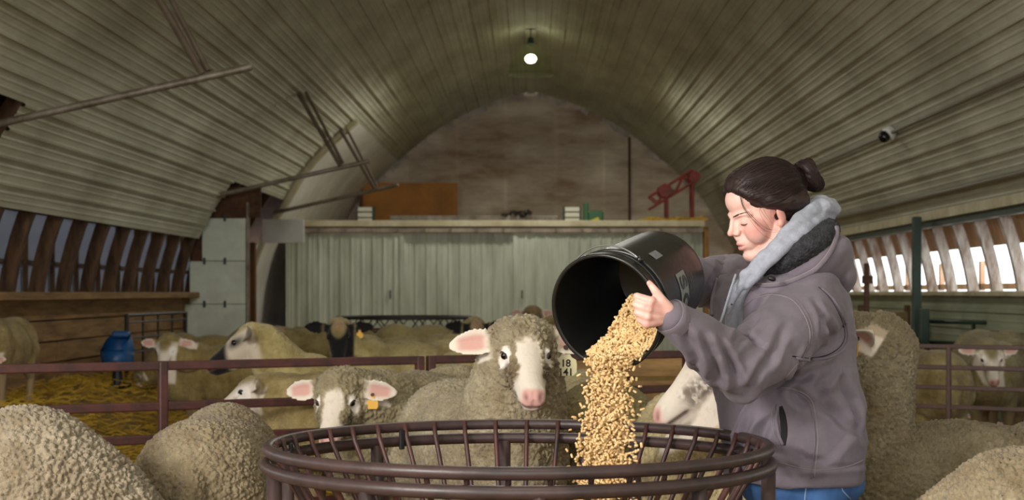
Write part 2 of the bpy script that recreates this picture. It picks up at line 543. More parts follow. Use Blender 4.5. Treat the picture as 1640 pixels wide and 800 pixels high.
for di, (a, bb, yy, n, hx) in enumerate(((458, 647, 0, 11, 625), (645, 824, .07, 10, None), (822, 1010, 0, 11, 836), (1006, 1126, .07, 7, None))):
    d = tag(empty('door_%d' % (di + 1), ((xd(a) + xd(bb)) / 2, YD + yy, 0)),
            ('pale ribbed sliding door at the left end of the loft front', 'pale ribbed sliding door second from the left end', 'pale ribbed sliding door with a handle behind the black bucket', 'pale ribbed sliding door nearest the orange wooden post')[di], kind='structure')
    mk('door_leaf', ribdoor(xd(a), xd(bb), YD + yy, n), M_door, d)
    mk('edge_strip', join(box((xd(a) + .03, YD + yy - .012, ZD / 2), (.06, .025, ZD - .04)), box((xd(bb) - .03, YD + yy - .012, ZD / 2), (.06, .025, ZD - .04))), M_door, d)
    if hx:
        p = P(hx, 471, YD + yy - .04)
        mk('handle', tube([p + Vector((0, .04, .06)), p + Vector((0, -.01, .06)), p + Vector((0, -.01, -.06)), p + Vector((0, .04, -.06))], .012, 6), M_darkgreen, d)

# white insulated cross panel at the end of the left window band, brown boards above it
cross = tag(empty('wall_cross', (-3.9, 19.55, 0)), 'white insulated cross panel with dark fixing plates at the end of the windows', kind='structure')
zc = CAMZ + .93
for j in range(4):
    z0 = zc * j / 4; z1 = zc * (j + 1) / 4
    wl = -prof(s_at_up((z0 + z1) / 2 - CAMZ))[0].x + .02
    mk('insulated_panel', bevbox(((wl - 3.57) / 2, 19.55, (z0 + z1) / 2), (abs(wl + 3.57), .06, z1 - z0 - .006), .006), mat('white_panel', (214, 220, 200), .5, noise=.3, nscale=2), cross)
    for px in (327, 360):
        p = P(px, 468, 19.5); mk('fixing_plate', bevbox((p.x, 19.505, z1), (.03, .02, .085), .004), M_darkgreen, cross)
mk('upper_board', bevbox((-3.76, 19.6, zc + .2), (.75, .05, .38), .008), M_deck, cross)
mk('corner_post', bevbox((-3.55, 19.6, zc / 2 + .1), (.035, .09, zc + .2), .006), M_pipe, cross)
p = P(402, 450, 21.2)
mk('timber_post', bevbox((p.x, 21.2, .95), (.13, .13, 1.9), .012), mat('brown_post_wood', (126, 84, 44), .8, noise=.5, nscale=5, stretch=(2, 2, .5)), cross)
mk('pale_board', bevbox((-3.55, 22.4, CAMZ + .88), (.6, .06, .34), .01), M_sheet, cross)

mk('backing_board', box((-3.93, 19.6, 1.05), (.7, .02, 2.1)), M_deck, cross)
# snowy ground added outside both long walls to bounce sky light onto the rafters
M_bounce_snow = mat('bounce_snow', (236, 238, 242), .8, noise=.2, nscale=.6)
for sx in (-1, 1):
    g = mk('ground', grid(lambda u, v: (sx * (4.62 + 26 * u), -20 + 70 * v, -.25 + .05 * math.sin(9 * u + 14 * v)), 8, 12), M_bounce_snow, None, True)
    tag(g, 'snowy ground added outside the %s wall to bounce sky light' % ('left' if sx < 0 else 'right'), kind='structure')

# bedding floor
M_bed = mat('straw_bedding', (172, 136, 46), .9, noise=.7, nscale=5, rgb2=(104, 78, 28), bump=.9, bscale=30)
def floor_h(x, y):
    r = max(0, min(1, (y - 7.4) / 2.4)); l_ = max(0, min(1, (-2.7 - x) / 1.1))
    return .42 * r * r * (3 - 2 * r) * l_ * l_ * (3 - 2 * l_) + .02 * math.sin(x * 2.1 + 1) * math.sin(y * 1.3) + .012 * math.sin(x * 5.3 + y * 3.1) - .03
fl = mk('floor', grid(lambda u, v: (-4.4 + 8.8 * u, Y0 - 1 + (YB - Y0 + 1) * v, floor_h(-4.4 + 8.8 * u, Y0 - 1 + (YB - Y0 + 1) * v)), 60, 200), M_bed, None, True)
tag(fl, 'barn floor bedded with yellow straw', kind='structure')
# loose straw
V = []; F = []
M_straw = mat('loose_yellow_straw', (218, 178, 44), .7, noise=.6, nscale=3, rgb2=(160, 122, 34))
for k in range(15000):
    Y = 6.2 + 12 * random.random() ** 1.5
    x = -4.2 + 3.4 * random.random() if random.random() < .75 else -4.2 + 8.4 * random.random()
    z = floor_h(x, Y) + .012 + .05 * random.random() ** 2
    a = random.random() * 6.28; L = .05 + .11 * random.random(); tz = random.uniform(-.35, .35)
    d = Vector((math.cos(a), math.sin(a), tz)) * L / 2; s = Vector((-math.sin(a), math.cos(a), 0)) * .0035; u = Vector((0, 0, .005))
    c = Vector((x, Y, z + abs(tz) * L / 2)); o = len(V)
    V += [c - d - s, c - d + s, c - d + u, c + d - s, c + d + s, c + d + u]
    F += [(o, o + 1, o + 4, o + 3), (o + 1, o + 2, o + 5, o + 4), (o + 2, o, o + 3, o + 5)]
st = mk('loose_straw', (V, F), M_straw); tag(st, 'loose yellow straw strewn over the barn floor', 'straw', kind='stuff')

# ------------------------------------------------------------------ lamp, pipes, camera dome, conduit
def lamp(Y, label, px=None):
    base = Vector((0.0, Y, CAMZ + 3.52))
    r = empty('ceiling_lamp', base); tag(r, label, 'lamp', 'row of lamps under the ridge')
    mk('hanger', tube([base + Vector((0, 0, .46)), base + Vector((0, 0, .16))], .012, 6), M_pipe, r)
    mk('housing', join(tube([base + Vector((0, 0, .30)), base + Vector((0, 0, .2))], [.04, .06], 14)), M_darkgreen, r)
    # prismatic dome
    V = []; F = []; n = 24; pts = [(.11, .20), (.19, .12), (.27, .0), (.33, -.14), (.36, -.26), (.34, -.265), (.31, -.14), (.25, 0), (.17, .11), (.10, .185)]
    for rr, zz in pts:
        for k in range(n):
            a = 2 * math.pi * k / n; V.append(base + Vector((rr * math.cos(a), rr * math.sin(a), zz)))
    for i in range(len(pts) - 1):
        for k in range(n): F.append((i * n + k, i * n + (k + 1) % n, (i + 1) * n + (k + 1) % n, (i + 1) * n + k))
    mk('dome', (V, F), MATS['lamp_dome'], r, True)
    mk('bulb', ball(base + Vector((0, 0, -.02)), (.085, .085, .065)), MATS['lamp_bulb'], r, True)
    d = bpy.data.lights.new('bulb_light', 'SPOT'); d.spot_size = math.radians(177); d.spot_blend = .15; d.energy = LAMP_W * 2.1; d.color = (1.0, .97, .86); d.shadow_soft_size = .22
    o = bpy.data.objects.new('bulb_light', d); COL.objects.link(o); o.parent = r; o.location = (0, 0, -.36)
LAMP_W = 85
m = bpy.data.materials.new('lamp_dome'); m.use_nodes = True; MATS['lamp_dome'] = m
nt = m.node_tree; b = nt.nodes['Principled BSDF']; b.inputs['Base Color'].default_value = (.3, .32, .26, 1); b.inputs['Roughness'].default_value = .3
tr = nt.nodes.new('ShaderNodeBsdfTransparent'); tr.inputs['Color'].default_value = (.93, .95, .85, 1)
mx = nt.nodes.new('ShaderNodeMixShader'); mx.inputs[0].default_value = .975
nt.links.new(b.outputs[0], mx.inputs[1]); nt.links.new(tr.outputs[0], mx.inputs[2]); nt.links.new(mx.outputs[0], nt.nodes['Material Output'].inputs['Surface'])
m = bpy.data.materials.new('lamp_bulb'); m.use_nodes = True; MATS['lamp_bulb'] = m
b = m.node_tree.nodes['Principled BSDF']; b.inputs['Emission Color'].default_value = (1, .99, .82, 1); b.inputs['Emission Strength'].default_value = 12
lamp(23.4, 'glowing round lamp hanging under the ridge of the ceiling')
for Y in (16.0, 9.0, 2.0):
    d = bpy.data.lights.new('ridge_lamp', 'SPOT'); d.spot_size = math.radians(165); d.spot_blend = .35; d.energy = LAMP_W; d.color = (1.0, .97, .86); d.shadow_soft_size = .25
    o = bpy.data.objects.new('ridge_lamp', d); COL.objects.link(o); o.location = (0, Y, CAMZ + 3.1)

for Y, lab in ((11.1, 'long grey pipe arm with brace nearest the camera under the left ceiling'),
               (19.1, 'grey pipe arm with a doubled brace, the middle one of three'),
               (23.3, 'pale pipe arm crossing the smooth white liner, farthest of three')):
    r = empty('pipe_arm', (-3.8, Y, 2.3)); tag(r, lab, 'pipe', 'braced pipe arms on the left ceiling')
    a = Vector((-3.82, Y, CAMZ + 1.19)); b2 = Vector((-2.0, Y, CAMZ + 1.60))
    mk('arm', tube([a, b2], .028, 10, rnd=True), M_pipe, r, True)
    t1 = Vector((-2.33, Y - .02, CAMZ + 1.55)); t2 = Vector((-2.86, Y, CAMZ + 2.46))
    mk('brace', tube([t1, t2], .026, 8), mat('dark_brace_wood', (96, 82, 64), .7, noise=.4, nscale=8), r)
    mk('brace', tube([t1 + Vector((.03, .05, .03)), t2 + Vector((.1, .05, 0))], .02, 8), MATS['dark_brace_wood'], r)
    mk('bracket', bevbox(t2 + Vector((0, 0, .02)), (.12, .1, .03), .006), M_pipe, r)

def conduit(s, y0, y1, r, name, m, n=2, off=-.05):
    return tube([arch(1, s, off, y0 + (y1 - y0) * k / n) for k in range(n + 1)], r, 8)
S_C = s_at_up(1.62)
cd = mk('conduit', conduit(S_C, 4, 27, .02, 'c', None), mat('grey_conduit', (120, 112, 96), .5, metal=.3), None, True)
tag(cd, 'thin grey conduit running along the right side of the ceiling', 'conduit')
S_D = s_at_up(.98)
cd = mk('conduit', conduit(S_D, 4, 27, .028, 'c', None), MATS['grey_conduit'], None, True)
tag(cd, 'thicker dirty conduit just above the right window band', 'conduit')
p, _ = prof(S_C); Yc = p.x * FPX / (1434 - VPX); c = arch(1, S_C, -.09, Yc)
r = empty('security_camera', c); tag(r, 'small round dome security camera on the right ceiling conduit', 'camera')
mk('mount', tube([c + Vector((.06, 0, .05)), c], [.06, .075], 16), mat('white_plastic', (224, 224, 222), .4), r, True)
mk('dome', ball(c + Vector((-.035, -.02, -.02)), .06), mat('smoked_dome', (20, 20, 22), .1), r, True)

# green post and gates on the right
r = empty('steel_post', P(1468, 468, 15.9)); r.location.z = 0; tag(r, 'dark green steel post standing under the right window beam', 'post')
mk('shaft', bevbox((r.location.x, 15.9, 1.0), (.085, .085, 1.98), .008), M_darkgreen, r)
mk('foot_plate', bevbox((r.location.x, 15.9, .02), (.2, .2, .03), .006), M_darkgreen, r)
# ------------------------------------------------------------------ sheep
def fleece_mat():
    m = bpy.data.materials.new('sheep_coat'); m.use_nodes = True
    nt = m.node_tree; b = nt.nodes['Principled BSDF']; L = nt.links
    at = nt.nodes.new('ShaderNodeVertexColor'); at.layer_name = 'Col'
    tc = nt.nodes.new('ShaderNodeTexCoord')
    n = nt.nodes.new('ShaderNodeTexNoise'); n.inputs['Scale'].default_value = 5; n.inputs['Detail'].default_value = 8; n.inputs['Roughness'].default_value = .7
    L.new(tc.outputs['Object'], n.inputs['Vector'])
    r = nt.nodes.new('ShaderNodeValToRGB')
    r.color_ramp.elements[0].position = .34; r.color_ramp.elements[0].color = (.55, .47, .36, 1)
    r.color_ramp.elements[1].position = .66; r.color_ramp.elements[1].color = (1.12, 1.10, 1.06, 1)
    L.new(n.outputs['Fac'], r.inputs['Fac'])
    mx = nt.nodes.new('ShaderNodeMix'); mx.data_type = 'RGBA'; mx.blend_type = 'MULTIPLY'
    L.new(at.outputs['Alpha'], mx.inputs[0]); L.new(at.outputs['Color'], mx.inputs[6]); L.new(r.outputs['Color'], mx.inputs[7])
    L.new(mx.outputs[2], b.inputs['Base Color'])
    b.inputs['Roughness'].default_value = .9; b.inputs['Specular IOR Level'].default_value = .15
    b.inputs['Sheen Weight'].default_value = .15
    vo = nt.nodes.new('ShaderNodeTexVoronoi'); vo.inputs['Scale'].default_value = 75; vo.feature = 'F1'
    n3 = nt.nodes.new('ShaderNodeTexNoise'); n3.inputs['Scale'].default_value = 30; L.new(tc.outputs['Object'], n3.inputs['Vector'])
    vm = nt.nodes.new('ShaderNodeVectorMath'); vm.operation = 'MULTIPLY_ADD'; vm.inputs[1].default_value = (.02, .02, .02)
    L.new(n3.outputs['Color'], vm.inputs[0]); L.new(tc.outputs['Object'], vm.inputs[2]); L.new(vm.outputs[0], vo.inputs['Vector'])
    n2 = nt.nodes.new('ShaderNodeTexNoise'); n2.inputs['Scale'].default_value = 260; n2.inputs['Detail'].default_value = 3
    L.new(tc.outputs['Object'], n2.inputs['Vector'])
    ad = nt.nodes.new('ShaderNodeMath'); ad.operation = 'SUBTRACT'
    ml = nt.nodes.new('ShaderNodeMath'); ml.operation = 'MULTIPLY'; ml.inputs[1].default_value = .5
    L.new(n2.outputs['Fac'], ml.inputs[0]); L.new(ml.outputs[0], ad.inputs[0]); L.new(vo.outputs['Distance'], ad.inputs[1])
    bp = nt.nodes.new('ShaderNodeBump'); bp.inputs['Distance'].default_value = .01
    ms = nt.nodes.new('ShaderNodeMath'); ms.operation = 'MULTIPLY_ADD'; ms.inputs[1].default_value = .5; ms.inputs[2].default_value = .12
    L.new(at.outputs['Alpha'], ms.inputs[0]); L.new(ms.outputs[0], bp.inputs['Strength'])
    L.new(ad.outputs[0], bp.inputs['Height']); L.new(bp.outputs['Normal'], b.inputs['Normal'])
    return m
M_sheep = fleece_mat()
M_eye = mat('sheep_eye', (14, 11, 9), .08)
M_tagY = mat('yellow_ear_tag', (226, 170, 40), .45)
M_tagW = mat('pale_ear_tag', (214, 206, 164), .45)
M_ink = mat('black_ink', (18, 16, 15), .7)

def make_sheep(label, loc, heading, hpos=(.62, 0, .93), hyaw=0.0, hpitch=-30.0, hroll=0.0, style='white', s=1.0, voxel=.011,
               wool=(168, 152, 112), detail=1.0, lump=.022, tagcol=None, tagside=-1, droop=0.0, earback=0.0, body=1.0, group='flock of sheep in the barn',
               lie=False, shear=.0, hs=1.1, topknot=1.0, neck_r=.135, tagtext=None, belly=1.0, earup=.68):
    """local frame: +x the way the body faces, z up, feet on 0; hyaw turns the head to its left, hpitch lifts the muzzle"""
    H = Vector(hpos)
    R = Matrix.Rotation(math.radians(hyaw), 3, 'Z') @ Matrix.Rotation(-math.radians(hpitch), 3, 'Y') @ Matrix.Rotation(math.radians(hroll), 3, 'X')
    f = R @ Vector((1, 0, 0)); l = R @ Vector((0, 1, 0)); u = R @ Vector((0, 0, 1))
    def h(a, b_, c): return H + (f * a + l * b_ + u * c) * hs
    G = []
    bw = .235 * body
    G.append(ball((0, 0, .57), (.53, bw, .25), nu=28, nv=18))
    G.append(ball((-.32, 0, .585), (.25, bw * .97, .255), nu=24, nv=16))
    G.append(ball((.29, 0, .58), (.23, bw * .92, .26), nu=24, nv=16))
    G.append(ball((.02, 0, .5 * belly), (.4, bw * 1.0, .2)))
    if not lie:
        for sg in (-1, 1):
            G.append(tube([(.3, sg * .11, .5), (.31, sg * .115, .36), (.30, sg * .115, .22), (.305, sg * .115, .09), (.32, sg * .115, .03)], [.095, .06, .036, .028, .034], 10, rnd=True))
            G.append(tube([(-.33, sg * .12, .52), (-.27, sg * .13, .40), (-.40, sg * .13, .25), (-.385, sg * .13, .1), (-.37, sg * .13, .03)], [.13, .095, .042, .03, .035], 10, rnd=True))
    nb = Vector((.33, 0, .62)); hb = h(-.05, 0, -.03)
    mid = nb.lerp(hb, .5) + Vector((.02, 0, .02))
    G.append(tube([nb, mid, hb], [.2, neck_r * 1.12, neck_r * .85], 16, rnd=True))
    G.append(tube([Vector((.40, 0, .5)), nb.lerp(hb, .55) - Vector((0, 0, .05))], [.17, neck_r * .95], 14, rnd=True))
    # tail
    G.append(tube([(-.54, 0, .66), (-.585, 0, .56), (-.585, 0, .46)], [.05, .045, .03], 10, rnd=True))
    # head
    def rg(a, c, rs, ru): return (h(a, 0, c), l * rs * hs, u * ru * hs)
    G.append(rings([rg(-.075, .0, .035, .04), rg(-.05, .0, .06, .065), rg(0, .004, .072, .078), rg(.05, .0, .066, .072), rg(.10, -.008, .054, .058), rg(.15, -.016, .044, .047),
                    rg(.19, -.02, .041, .041), rg(.218, -.024, .036, .034), rg(.234, -.028, .022, .02)], 24))
    G.append(rings([rg(-.01, -.045, .046, .045), rg(.05, -.055, .044, .04), rg(.11, -.055, .036, .03), rg(.165, -.052, .03, .023), rg(.205, -.05, .026, .02), rg(.217, -.05, .016, .012)], 20))
    if topknot: G.append(ball(h(-.012, 0, .045), tuple(x * hs for x in (.072, .07, .05 * topknot)), R))
    if style == 'white' and topknot > .9:
        for sg in (-1, 1): G.append(ball(h(.02, sg * .048, -.035), tuple(x * hs for x in (.075, .036, .06)), R))
    for sg in (-1, 1):
        G.append(ball(h(.045, sg * .056, .026), .020 * hs))
        G.append(ball(h(.20, sg * .022, -.006), .016 * hs))
        # ear: cupped leaf
        d = (l * sg + u * (-.10 - droop) - f * (.10 + earback)).normalized(); nf = (f * .72 + u * earup).normalized(); nrm = (nf - d * nf.dot(d)).normalized(); ac = d.cross(nrm) * -sg
        Vv = []; Ff = []; prs = [(0, .020), (.1, .026), (.3, .039), (.5, .044), (.7, .038), (.88, .024), (1.0, .009)]; n = 14
        for t, wd in prs:
            c = h(-.03, sg * .055, .03) + d * (.165 * t * hs)
            for k in range(n):
                an = 2 * math.pi * k / n; ca = math.cos(an)
                Vv.append(c + ac * (wd * ca * hs) + nrm * ((math.sin(an) * max(.0075, voxel * .62) + .022 * ca * ca * (wd / .038)) * hs))
        for i in range(len(prs) - 1):
            for k in range(n): Ff.append((i * n + k, i * n + (k + 1) % n, (i + 1) * n + (k + 1) % n, (i + 1) * n + k))
        Ff += [tuple(range(n - 1, -1, -1)), tuple((len(prs) - 1) * n + k for k in range(n))]
        G.append((Vv, Ff))
    me = blob(G, voxel, 4 if voxel < .009 else 3)
    v = getv(me); nn = getn(me)
    q = (v - np.array(H)) / hs
    a = q @ np.array(f); b_ = q @ np.array(l); c = q @ np.array(u); ab = np.abs(b_)
    # masks
    near = sst(.36, .28, np.sqrt((q ** 2).sum(1))) * sst(-.115, -.095, c) * sst(.285, .26, a)
    ear = np.zeros(len(v)); earb = np.zeros(len(v)); inn = np.zeros(len(v)); fn = np.array(f)
    for sg in (-1, 1):
        d = (l * sg + u * (-.10 - droop) - f * (.10 + earback)).normalized(); nf = (f * .72 + u * earup).normalized(); nrm = (nf - d * nf.dot(d)).normalized(); ac = d.cross(nrm)
        rel = (v - np.array(h(-.03, sg * .055, .03))) / hs
        t_ = rel @ np.array(d); x_ = np.abs(rel @ np.array(ac)); y_ = np.abs(rel @ np.array(nrm))
        e_ = sst(.028, .058, t_ + vnoise(v * 70) * .008) * sst(.060, .052, x_) * sst(.05, .04, y_) * sst(.185, .175, t_)
        ear = np.maximum(ear, e_); earb = np.maximum(earb, e_ * sst(.1, -.3, nn @ np.array(nrm)))
        inn = np.maximum(inn, e_ * sst(.045, .07, t_) * sst(.15, .125, t_) * sst(.032, .016, x_ + .12 * np.abs(t_ - .085)) * sst(.1, .5, nn @ np.array(nrm)))
    jit = vnoise(v * 55) * .012 + vnoise(v * 120) * .006
    if style == 'white' and topknot > .9:
        face = np.maximum(sst(.135, .155, a + jit - .25 * np.maximum(ab - .03, 0) + .12 * np.minimum(c + .02, 0) * -1 * 0), sst(.038, .028, ab + jit * .8) * sst(.03, .05, a + jit) * sst(.0, .02, c) * sst(.10, .08, c))
        eyer = sst(.034, .024, np.sqrt((a - .052) ** 2 + (ab - .066) ** 2 + (c - .02) ** 2 * .7) + jit * .5)
        face = np.maximum(face, eyer) * near
    else:
        eyer = sst(.05, .03, np.sqrt((a - .052) ** 2 + (ab - .066) ** 2 + (c - .018) ** 2 * .6)) * near
        face = sst(-.035, -.005, a + .15 * np.minimum(c, 0)) * near * sst(.075, .045, c - .25 * np.maximum(a - .02, 0) * 0)
        face = np.maximum(face, eyer)
        if style != 'white': face = np.maximum(face, sst(-.06, -.03, a) * near * sst(.07, .05, c))
    face = np.maximum(face * sst(.108, .088, ab), ear)
    legm = sst(.34, .26, v[:, 2]) if not lie else np.zeros(len(v))
    wm = (1 - face) * (1 - legm)
    # fleece relief
    if detail:
        k = 1 / (lump * s)
        vs_ = v * s + 13.7
        warp = np.stack([vnoise(vs_ * 22), vnoise(vs_ * 22 + 50), vnoise(vs_ * 22 + 90)], 1) * .012
        f1, f2 = worley((vs_ + warp) * k)
        g1 = worley((vs_ + warp * .6) * k * 2.1)[0] if voxel < .009 else .6
        hgt = (1 - f1 ** 1.6) * .7 + np.minimum(f2 - f1, .22) * 2.6 + (.6 - g1) * .45 - .2
        big = vnoise(v * 6.5) * .5 + vnoise(v * 13 + 7) * .25
        fold = vnoise(v * np.array([10, 3, 4])) * shear
        headboost = 1 + .35 * sst(.2, .1, np.sqrt((q ** 2).sum(1)))
        v = v + nn * (wm * (hgt * .011 * detail * headboost + big * .014 + fold * .02 - .004))[:, None]
    # face modelling: mouth slit, nostrils
    slit = np.exp(-((c + .038 + .10 * np.maximum(a - .19, -.1) * 0) / .005) ** 2) * sst(.145, .165, a) * near
    nost = np.exp(-(((a - .216) / .013) ** 2 + ((ab - .019) / .008) ** 2 + ((c + .008 - (.216 - a) * .4) / .009) ** 2)) * near
    cleft = np.exp(-(b_ / .004) ** 2) * sst(.21, .225, a) * near * sst(-.04, -.03, c)
    v = v - nn * (slit * .004 + nost * .008 + cleft * .003)[:, None] * hs
    setv(me, v)
    # colour
    W = np.array(lin(wool)); N = len(v)
    rgb = np.tile(W, (N, 1))
    def mixc(m_, col):
        nonlocal rgb
        rgb = rgb * (1 - m_[:, None]) + np.array(lin(col)) * m_[:, None]
    spk = vnoise(v * 160) * .5 + vnoise(v * 60) * .5
    lockv = vnoise(v * 48) * .5 + vnoise(v * 110) * .5
    rgb = rgb * (1 + .22 * lockv * wm)[:, None]
    mixc(legm, (150, 128, 96))
    skin = {'white': (226, 214, 198), 'black': (26, 24, 24), 'badger': (200, 186, 166)}[style]
    mixc(face, skin)
    if style == 'white':
        mixc(face * sst(.15, .45, spk) * .16 * sst(.21, .12, a) * (1 - ear), (150, 128, 104))
        mixc(eyer * near * .8, (244, 236, 226))
        tear = np.exp(-(((ab - .062 + (a - .06) * .25) / .008) ** 2)) * sst(.06, .075, a) * sst(.17, .13, a) * sst(-.05, -.02, c) * sst(.03, .0, c) * near
        mixc(tear * .8 * sst(-.4, .1, spk), (70, 52, 36))
        nose = sst(.196, .216, a) * sst(-.046, -.036, c) * near * sst(.016, .004, c - .2 * (a - .2)) * sst(.04, .028, ab)
        mixc(nose * .85, (218, 158, 150))
        # fore side of the ear: pink hollow
        mixc(earb * .7, (164, 140, 110))
        mixc(inn * .8, (206, 146, 136))
    elif style == 'badger':
        dark = np.maximum(sst(.09, .13, a + .3 * c), np.exp(-(((a - .05) / .05) ** 2 + ((c - .025) / .022) ** 2 + ((ab - .06) / .05) ** 2)))
        mixc(dark * near * (1 - ear) * face, (24, 22, 24))
        mixc(ear * .7, (60, 48, 44))
    elif style == 'black':
        blaze = sst(.05, .02, ab) * sst(.045, .065, c) * sst(.06, .0, a) * near
        mixc(blaze, (186, 160, 132))
    mixc(np.clip(slit * 1.2, 0, .85), (84, 54, 46)); mixc(np.clip(nost * 1.3, 0, .9), (52, 26, 24))
    al = np.clip(wm, 0, 1)
    setcol(me, np.clip(rgb, 0, 1), al)
    o = bpy.data.objects.new('sheep', me); COL.objects.link(o); me.materials.append(M_sheep)
    o.location = loc; o.rotation_euler = (0, 0, math.radians(heading)); o.scale = (s, s, s)
    tag(o, label, 'sheep', group)
    for sg in (-1, 1):
        no = (f * .45 + l * sg * .85 + u * .12).normalized(); t1_ = (f - no * f.dot(no)).normalized(); t2_ = no.cross(t1_)
        if t2_.dot(u) < 0: t2_ = -t2_
        ec = h(.053, sg * .0630, .0265)
        mk('eye', ball(ec, .0125 * hs, nu=14, nv=10), M_eye, o, True, True)
        mk('eyelid', tube([ec + (t1_ * (.0135 * math.cos(t)) + t2_ * (.0095 * math.sin(t) + .001) + no * (.0085 - .003 * abs(math.cos(t)))) * hs for t in np.linspace(-.15, math.pi + .15, 9)], .0030 * hs, 6),
           M_darkskin if style == 'white' else M_eye, o, True, True)
    if tagcol:
        sg = tagside
        d = (l * sg + u * (-.10 - droop) - f * (.10 + earback)).normalized()
        c0 = h(-.03, sg * .055, .03) + d * (.075 * hs) + f * .014 - u * .01
        th = Vector((0, 0, 1)); rr = l.copy(); fw = rr.cross(th) if sg else f
        fw = f - th * f.z; fw.normalize(); rr = th.cross(fw)
        big = 1.0 if tagcol is M_tagW else .62
        V = []; n = 20
        out = [(.012, 0), (.013, -.02), (.02, -.032), (.034, -.04), (.037, -.055), (.036, -.08), (.026, -.092), (-.026, -.092), (-.036, -.08), (-.037, -.055), (-.034, -.04), (-.02, -.032), (-.013, -.02), (-.012, 0)]
        out = [(x * big, z * big) for x, z in out]
        for off in (.0, .004):
            for x, z in out: V.append(c0 + rr * x + th * z + fw * (off + .012))
        m_ = len(out)
        F = [tuple(range(m_)), tuple(range(2 * m_ - 1, m_ - 1, -1))] + [(k, m_ + k, m_ + (k + 1) % m_, (k + 1) % m_) for k in range(m_)]
        t = mk('ear_tag', (V, F), tagcol, o, False, True)
        mk('tag_button', tube([c0 + fw * .022, c0 + fw * .008], .008 * (1 if big == 1 else .8), 10), M_darkskin, t, False, True)
        if tagtext:
            for k, line in enumerate(tagtext):
                text_mesh(line, .033, lambda x, y, k=k: c0 + rr * x + th * (-.052 - k * .029 + y) + fw * .0168, 'tag_number', M_ink, t, True, thick=.0008)
    return o
M_darkskin = mat('sheep_eyelid', (60, 44, 38), .6)

def sheep_at(px, Y, **k):
    p = P(px, 468, Y); return (p.x, Y, 0)
def S(label, head, heading, hx=.58, s=1.05, face=None, **k):
    """place a sheep by its skull in the picture; face = world direction the head looks, degrees"""
    hp = P(*head); t = math.radians(heading)
    if face is not None: k['hyaw'] = (face - heading + 180) % 360 - 180
    loc = (hp.x - math.cos(t) * hx * s, hp.y - math.sin(t) * hx * s, 0)
    loc = (loc[0], loc[1], max(0, floor_h(loc[0], loc[1])))
    return make_sheep(label, loc, heading, hpos=(hx, 0, (hp.z - loc[2]) / s), s=s, **k)
DOWN = dict(hpos=(.66, 0, .40), hpitch=-70)

# near ones, around the feeder
S('woolly sheep with white muzzle facing the camera, pale tag 18 141 in its ear', (838, 566, 5.32), -72, hx=.52, s=1.05, face=-81, hpitch=-29, voxel=.0055, hs=1.10,
  wool=(164, 154, 130), lump=.017, tagcol=M_tagW, tagside=1, tagtext=('18', '141'), neck_r=.15, topknot=.95, droop=.10)
S('sheep peering over the feeder rim with an orange tag in its ear', (543, 638, 6.52), -118, hx=.58, s=1.05, face=-97, hpitch=-38, voxel=.0062, hs=1.06,
  wool=(160, 150, 122), lump=.018, tagcol=M_tagY, tagside=1, droop=.16, topknot=.95)
S('sheep in profile nosing toward the falling pellets in front of the woman', (1168, 574, 4.92), -88, hx=.44, s=1.05, face=-178, hpitch=-36, voxel=.0055, hs=1.25,
  wool=(190, 176, 136), topknot=.4)
S('thick fleeced sheep behind the woman with its face hidden by her back', (1374, 560, 5.02), 180, hx=.33, s=.98, face=152, hpitch=-25, voxel=.0050, hs=1.12,
  wool=(144, 134, 110), neck_r=.150, topknot=1.2, lump=.0155, tagcol=M_tagY, tagside=1, detail=1.1, earup=-.4, earback=.5)
make_sheep('large fleece back filling the lower left corner of the picture', (-1.70, 4.28, 0), 2, s=1.07, voxel=.0047, wool=(156, 146, 128), lump=.0155, detail=1.25, **DOWN)
make_sheep('rounded sheep rump left of the brown feeder ring', (-1.045, 5.16, 0), 94, s=.985, voxel=.0050, wool=(150, 138, 114), lump=.015, detail=1.05, **DOWN)
make_sheep('fleece back cut off by the lower right corner of the picture', (1.50, 3.88, 0), 180, s=.985, voxel=.0047, wool=(158, 146, 122), lump=.015, detail=1.15, **DOWN)
make_sheep('sheep standing rump first behind the falling pellets', (.26, 6.25, 0), 93, s=1.06, voxel=.0075, wool=(160, 150, 112), lump=.02, **DOWN)
# behind the red rails
W2 = dict(voxel=.010, detail=.55)
S('white faced sheep in profile looking left through the left rails', (412, 628, 7.75), 180, hx=.6, s=.98, face=178, hpitch=-22, topknot=.35, wool=(176, 160, 112), **W2)
S('sheep with a black muzzle and eye patch in profile above the left rail', (402, 548, 8.6), 182, hx=.6, s=1.05, face=176, hpitch=-26, style='badger', topknot=.8, wool=(176, 164, 116), neck_r=.125, hs=1.15, tagcol=M_tagY, **W2)
S('black faced sheep facing the camera in front of the left sliding door', (543, 534, 11.0), -152, hx=.5, s=1.06, face=-86, hpitch=-48, style='black', topknot=0, wool=(172, 160, 112), tagcol=M_tagY, tagside=1, neck_r=.11, hs=1.06, **W2)
S('black faced sheep half hidden behind the tagged white muzzled sheep', (762, 531, 12.4), -12, hx=.55, s=1.06, face=-78, hpitch=-50, style='black', topknot=0, wool=(170, 158, 112), neck_r=.11, hs=1.06, **W2)
make_sheep('cream sheep turned away behind the rail post in the middle', (-.36, 9.5, 0), 84, s=1.06, wool=(180, 168, 116), hpos=(.66, 0, .4), hpitch=-70, **W2)
S('small white faced sheep looking at the camera beside the blue feeder', (268, 558, 12.4), -158, hx=.52, s=.98, face=-95, hpitch=-48, topknot=.3, wool=(156, 140, 92), hs=1.05, **W2)
make_sheep('sheep back showing behind the small white faced sheep', (-2.95, 14.6, 0), 190, s=1.0, wool=(150, 134, 84), hpos=(.66, 0, .4), hpitch=-70, **W2)
S('sheep cut off by the left edge of the picture', (-34, 584, 11.0), -92, hx=.55, s=.78, face=-70, hpitch=-45, topknot=.3, wool=(160, 144, 100), **W2)
W3 = dict(voxel=.013, detail=.4)
